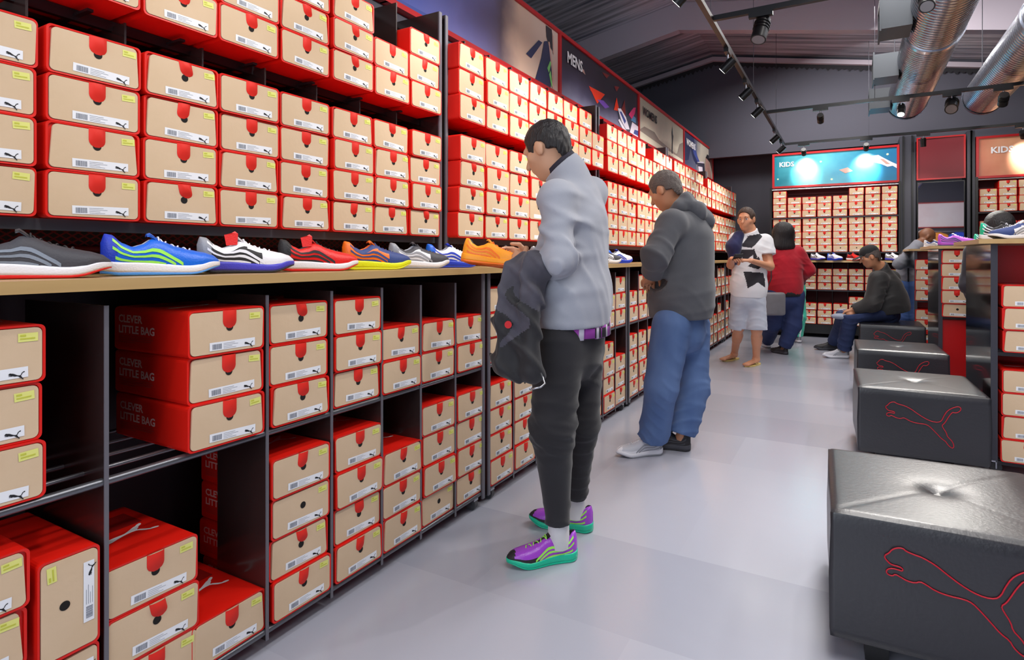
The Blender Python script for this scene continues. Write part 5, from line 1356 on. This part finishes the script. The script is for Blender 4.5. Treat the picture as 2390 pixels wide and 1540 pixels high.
for (h_, t_) in ((lh, lt), (rh, rt)):
    d = (t_ - h_).normalized(); n_ = Vector((-d.y, d.x, 0)); m = MB(); ring = []
    for k in range(24):
        a = 2*PI*k/24; x = .13 - .15 * math.cos(a); w = .048 if x > .13 else .038; ring.append(h_ + d * x + n_ * w * math.sin(a))
    m.add([Vector((p.x, p.y, z)) for z in (.001, .016) for p in ring], [tuple(range(24))[::-1], tuple(24 + k for k in range(24))] + [(k, (k+1) % 24, 24 + (k+1) % 24, 24 + k) for k in range(24)], flip)
    for sg in (1, -1): m.tube([h_ + d * .21 + Vector((0, 0, .018)), h_ + d * .17 + n_ * .025 * sg + Vector((0, 0, .05)), h_ + d * .11 + n_ * .042 * sg + Vector((0, 0, .02))], .005, flip, 6)
    m.build('flip_flop', man3)
ph = at(1722, 600, D3 - .34); t = tag(MB().rbox((-.045, -.006, -.05), (.045, .006, .05), .005, M_BLACK, M=Matrix.Translation(ph) @ Matrix.Rotation(TH, 4, 'Z') @ Matrix.Rotation(.9, 4, 'X')).build('mobile_phone'), 'black phone in the hands of the patterned T-shirt man', 'phone')
# navy jacket over his shoulder
nj = [cap(jp(1724, 550, D3), jp(1712, 575, D3 - .02), .060, .078), cap(jp(1712, 575, D3), jp(1714, 606, D3 - .02), .078, .055)]
tag(link('jacket', surface(folds(union(nj, .04), .012, .07, (CT, ST, .2), 9), *bounds([jp(1720, 545, D3), jp(1705, 620, D3)], .17), .009, mats=[cloth('navy_jacket', 32, 36, 84)])), 'navy blue jacket over the shoulder of the patterned T-shirt man', 'jacket')

# ---- woman in red seen from behind
lh, lt = gp(1795, 812), gp(1790, 806); rh, rt = gp(1838, 828), gp(1812, 818)
lt = lh + Vector((-.12, .24, 0)); rt = rh + Vector((-.2, .16, 0))
D4 = 7.25; UPF = (-ST * 1, CT, 0)
J = dict(head=at(1828, 546, D4), face=(-.6, .75, -.2), face2=(-.45, .85, 0), neck=at(1829, 572, D4), shL=at(1800, 590, D4), shR=at(1862, 590, D4), elL=at(1792, 634, D4), elR=at(1886, 630, D4 + .02),
         wrL=at(1800, 660, D4 + .2), wrR=at(1868, 652, D4 + .22), hipL=at(1812, 690, D4), hipR=at(1852, 690, D4), knL=at(1804, 755, D4 + .05), knR=at(1850, 758, D4 - .02), anL=ank(lh, lt, .09, .2), anR=ank(rh, rt, .09, .2), toeL=toe_in(lh, lt), toeR=toe_in(rh, rt))
wom, I4 = person('woman with black hair in a red cardigan and blue jeans, seen from behind', 'person', J, SK3, {}, h=.010, hairm=None, bulk=1.1)
link('hair', surface(union([ell(jp(1828, 540, D4), (.125, .125, .12)), ecap(jp(1827, 546, D4 - .03), jp(1829, 574, D4 - .06), (.125, .08), (.14, .06), (CT, ST, 0))], .04), *bounds([jp(1828, 550, D4)], .25), .009, mats=[H_BLK]), wom)
top_garment(wom, I4, 'cardigan', [cloth('red_cardigan', 190, 16, 40, .85, (166, 10, 34))], h=.009, B=1.22, hem=.02, hemr=(.17, .14), fold=.012, seed=11, arm=(.085, .078, .06))
leg_garment(wom, I4, 'jeans', [denim('denim_dark', (30, 42, 84), (44, 60, 108))], h=.009, rad=(.128, .100, .078), waist=.08, endk=.98, fold=.012, seed=12, pr=(.192, .165))
band(wom, I4['pel'] + I4['up'] * .0, I4['side'], I4['up'], .196, .168, .07, cloth('black_hem', 26, 24, 28), 'top_hem', 32)
wear_shoe(wom, W1, lh, lt, .9); wear_shoe(wom, K1, rh, rt, .9)
bg = at(1806, 708, D4 - .30); bag = MB().rbox((-.125, -.05, -.14), (.125, .05, .13), .03, cloth('bag_grey', 126, 124, 130, .5), 3, M=Matrix.Translation(bg) @ Matrix.Rotation(TH, 4, 'Z')).build('handbag')
tag(bag, 'grey shoulder bag hanging at the side of the woman in red', 'bag')
MB().tube([bg + Vector((-.09, -.05, .12)), at(1800, 650, D4 - .22), at(1800, 590, D4 - .13), at(1803, 572, D4 - .02), at(1800, 600, D4 + .16)], .007, M_INK, 6).build('strap', bag)

# ---- person in turquoise trousers, mostly hidden behind her
lh, rh = gp(1846, 798), gp(1868, 800); lt = lh + Vector((-.15, .2, 0)); rt = rh + Vector((-.15, .2, 0)); D5 = 8.3
J = dict(head=at(1838, 550, D5), face=(-.5, .85, 0), face2=(-.5, .85, 0), neck=at(1839, 572, D5), shL=at(1818, 586, D5), shR=at(1858, 586, D5), elL=at(1816, 625, D5), elR=at(1862, 625, D5), wrL=at(1818, 655, D5 + .1), wrR=at(1862, 655, D5 + .1),
         hipL=at(1846, 672, D5), hipR=at(1864, 672, D5), knL=at(1846, 738, D5), knR=at(1867, 738, D5), anL=ank(lh, lt), anR=ank(rh, rt), toeL=toe_in(lh, lt), toeR=toe_in(rh, rt))
tq, I5 = person('mostly hidden person in turquoise trousers behind the woman in red', 'person', J, SK2, {}, h=.012, hairm=H_BLK, bulk=.9)
top_garment(tq, I5, 'shirt', [cloth('dark_shirt', 60, 40, 60)], h=.012, B=.92, hem=.03, fold=.008, seed=13)
leg_garment(tq, I5, 'trousers', [cloth('turquoise', 70, 214, 182, .7), M_WHITE], lambda c: ((np.abs((c - I5['n']('knR')) @ np.array([CT, ST, 0]) + .01) < .012) & ((c - I5['n']('knR')) @ np.array([-ST, CT, 0]) < 0)).astype(int), h=.011, rad=(.085, .075, .07), waist=.08, seed=14, pr=(.13, .11))
wear_shoe(tq, W1, lh, lt, .9); wear_shoe(tq, W1, rh, rt, .9)

# ---- seated man in black jacket and cap
D6 = 6.90
lh, lt = gp(1982, 836), gp(1930, 834); rh, rt = gp(1958, 818), gp(1914, 816)
lt = lh + (lt - lh).normalized() * .28; rt = rh + (rt - rh).normalized() * .28
J = dict(head=at(2030, 600, D6), face=(-.92, -.12, -.35), face2=FX, headup=(-.1, 0, 1), neck=at(2056, 626, D6 + .02), shL=at(2050, 652, D6 - .17), shR=at(2080, 650, D6 + .18), elL=at(2036, 708, D6 - .18), elR=at(2060, 706, D6 + .2),
         wrL=at(1990, 722, D6 - .08), wrR=at(1992, 722, D6 + .12), hipL=at(2068, 728, D6 - .08), hipR=at(2076, 727, D6 + .12), knL=at(1984, 736, D6 - .06), knR=at(1972, 734, D6 + .2), anL=ank(lh, lt, .10, .2), anR=ank(rh, rt, .10, .2), toeL=toe_in(lh, lt), toeR=toe_in(rh, rt))
st_, I6 = person('seated person in black jacket, cap and jeans on the farthest cube seat', 'person', J, SK2, {}, h=.008, hairm=H_GREY, hairlen='crop', bulk=1.1, headscale=1.03)
top_garment(st_, I6, 'jacket', [cloth('black_jacket', 44, 43, 44, .7, (36, 35, 36))], h=.009, B=1.28, hem=.0, hemr=(.19, .15), fold=.016, seed=15, arm=(.098, .090, .058), belly=.03)
leg_garment(st_, I6, 'jeans', [denim('denim_navy', (34, 46, 84), (52, 68, 112))], h=.009, rad=(.100, .088, .074), waist=.06, endk=.96, fold=.014, seed=16, pr=(.17, .12))
hp = I6['hp']; R6 = I6['R']
cp_ = MB(); N = 24; rings = [(0.092, .004), (.096, .030), (.088, .062), (.066, .090), (.035, .106), (.001, .110)]; vs = []
for rr, z in rings:
    for k in range(N): a = 2*PI*k/N; vs.append(hp(rr * .86 * math.cos(a), -.012 + rr * 1.08 * math.sin(a), z + .028))
cp_.add(vs, [(q*N+k, q*N+(k+1) % N, (q+1)*N+(k+1) % N, (q+1)*N+k) for q in range(len(rings)-1) for k in range(N)], cloth('cap', 30, 32, 36), True)
capo = cp_.build('cap', st_)
vs = [hp(x, y, .052 + .0 - .012 * (y - .07) / .08 - 3 * x * x) for y in (.070, .11, .15, .165) for x in (-.065, -.035, 0, .035, .065)]
vs = [v if abs(x_) < 9 else v for v, x_ in zip(vs, range(20))]
o = len(vs); vs2 = [v - np.array(R6[:, 2]) * .005 for v in vs]; fsb = [(q*5+i, q*5+i+1, (q+1)*5+i+1, (q+1)*5+i) for q in range(3) for i in range(4)]
mb = MB().add(vs + vs2, fsb + [tuple(i + o for i in f)[::-1] for f in fsb], MATS['cloth_cap'], True); mb.build('peak', capo)
wear_shoe(st_, W1, lh, lt, 1.0, lb='white sneaker'); wear_shoe(st_, K1, rh, rt, 1.0)
gl = at(1962, 738, D6 - .02); tag(link('grey_cloth', surface(folds(ell(gl, (.10, .07, .035)), .012, .05, (1, 0, .3), 3), *bounds([gl], .16), .008, mats=[cloth('pale_bundle', 168, 176, 196)])), 'pale grey cloth bundle held over the knees of the seated man', 'cloth')

# ---- person bending over the island unit
D7 = 8.05
lh, rh = gp(2104, 802), gp(2122, 806); lt = lh + Vector((.24, .1, 0)); rt = rh + Vector((.24, .1, 0))
J = dict(head=at(2164, 552, D7), face=(.8, .2, -.55), face2=(1, 0, 0), headup=(.5, 0, 1), neck=at(2144, 572, D7), shL=at(2128, 588, D7 + .16), shR=at(2124, 592, D7 - .18), elL=at(2140, 640, D7 + .2), elR=at(2098, 616, D7 - .24),
         wrL=at(2158, 600, D7 + .1), wrR=at(2146, 612, D7 - .1), hipL=at(2106, 668, D7 + .08), hipR=at(2110, 670, D7 - .1), knL=at(2106, 735, D7 + .08), knR=at(2114, 738, D7 - .1), anL=ank(lh, lt), anR=ank(rh, rt), toeL=toe_in(lh, lt), toeR=toe_in(rh, rt))
ln, I7 = person('shaven-headed person in grey sleeves and blue jeans bending over an island top', 'person', J, SK3, {}, h=.010, hairm=None, headscale=1.0)
top_garment(ln, I7, 'shirt', [cloth('shirt_grey', 128, 130, 142, .85), mat('shirt_black', rgb(24, 24, 30), .8)], lambda c: ((np.abs((c - I7['chest']) @ np.array([CT, ST, 0]) + .08) < .07) & (c[:, 2] < 1.28)).astype(int), h=.010, B=1.0, hem=.04, fold=.012, seed=21, arm=(.07, .065, .045))
leg_garment(ln, I7, 'jeans', [denim('denim_bright', (48, 76, 134), (66, 96, 154))], h=.010, rad=(.098, .08, .07), waist=.08, seed=22, pr=(.15, .125))
wear_shoe(ln, K1, lh, lt, 1.0); wear_shoe(ln, K1, rh, rt, 1.0)

# ---- person behind the nearest island, only the dark hair showing
D8 = 4.62; hx, hy = at(2332, 532, D8)[:2]
v = lambda dx, dy, z: (hx + dx, hy + dy, z)
J = dict(head=v(0, 0, 1.44), face=(.3, .9, -.4), face2=(.3, .9, 0), neck=v(0, -.03, 1.30), shL=v(-.16, 0, 1.24), shR=v(.16, 0, 1.24), elL=v(-.19, .02, .98), elR=v(.19, .02, .98), wrL=v(-.14, .18, .86), wrR=v(.14, .18, .86),
         hipL=v(-.08, 0, .78), hipR=v(.08, 0, .78), knL=v(-.08, .02, .43), knR=v(.08, .02, .43), anL=v(-.08, 0, .09), anR=v(.08, 0, .09), toeL=v(-.08, .17, .03), toeR=v(.08, .17, .03))
pb, I8 = person('person behind the nearest island unit, only dark hair visible above it', 'person', J, SK3, {}, h=.012, hairm=None)
link('hair', surface(union([ell(v(0, -.01, 1.46), (.098, .115, .105)), ell(v(-.01, -.05, 1.42), (.09, .08, .09))], .03), *bounds([v(0, 0, 1.45)], .2), .008, mats=[H_BLK]), pb)
top_garment(pb, I8, 'shirt', [cloth('plain_dark', 50, 50, 60)], h=.012, B=.95, hem=.0, fold=.006, seed=31)
leg_garment(pb, I8, 'trousers', [cloth('plain_trousers', 44, 46, 60)], h=.012, rad=(.095, .075, .065), waist=.10, seed=32, pr=(.15, .12))
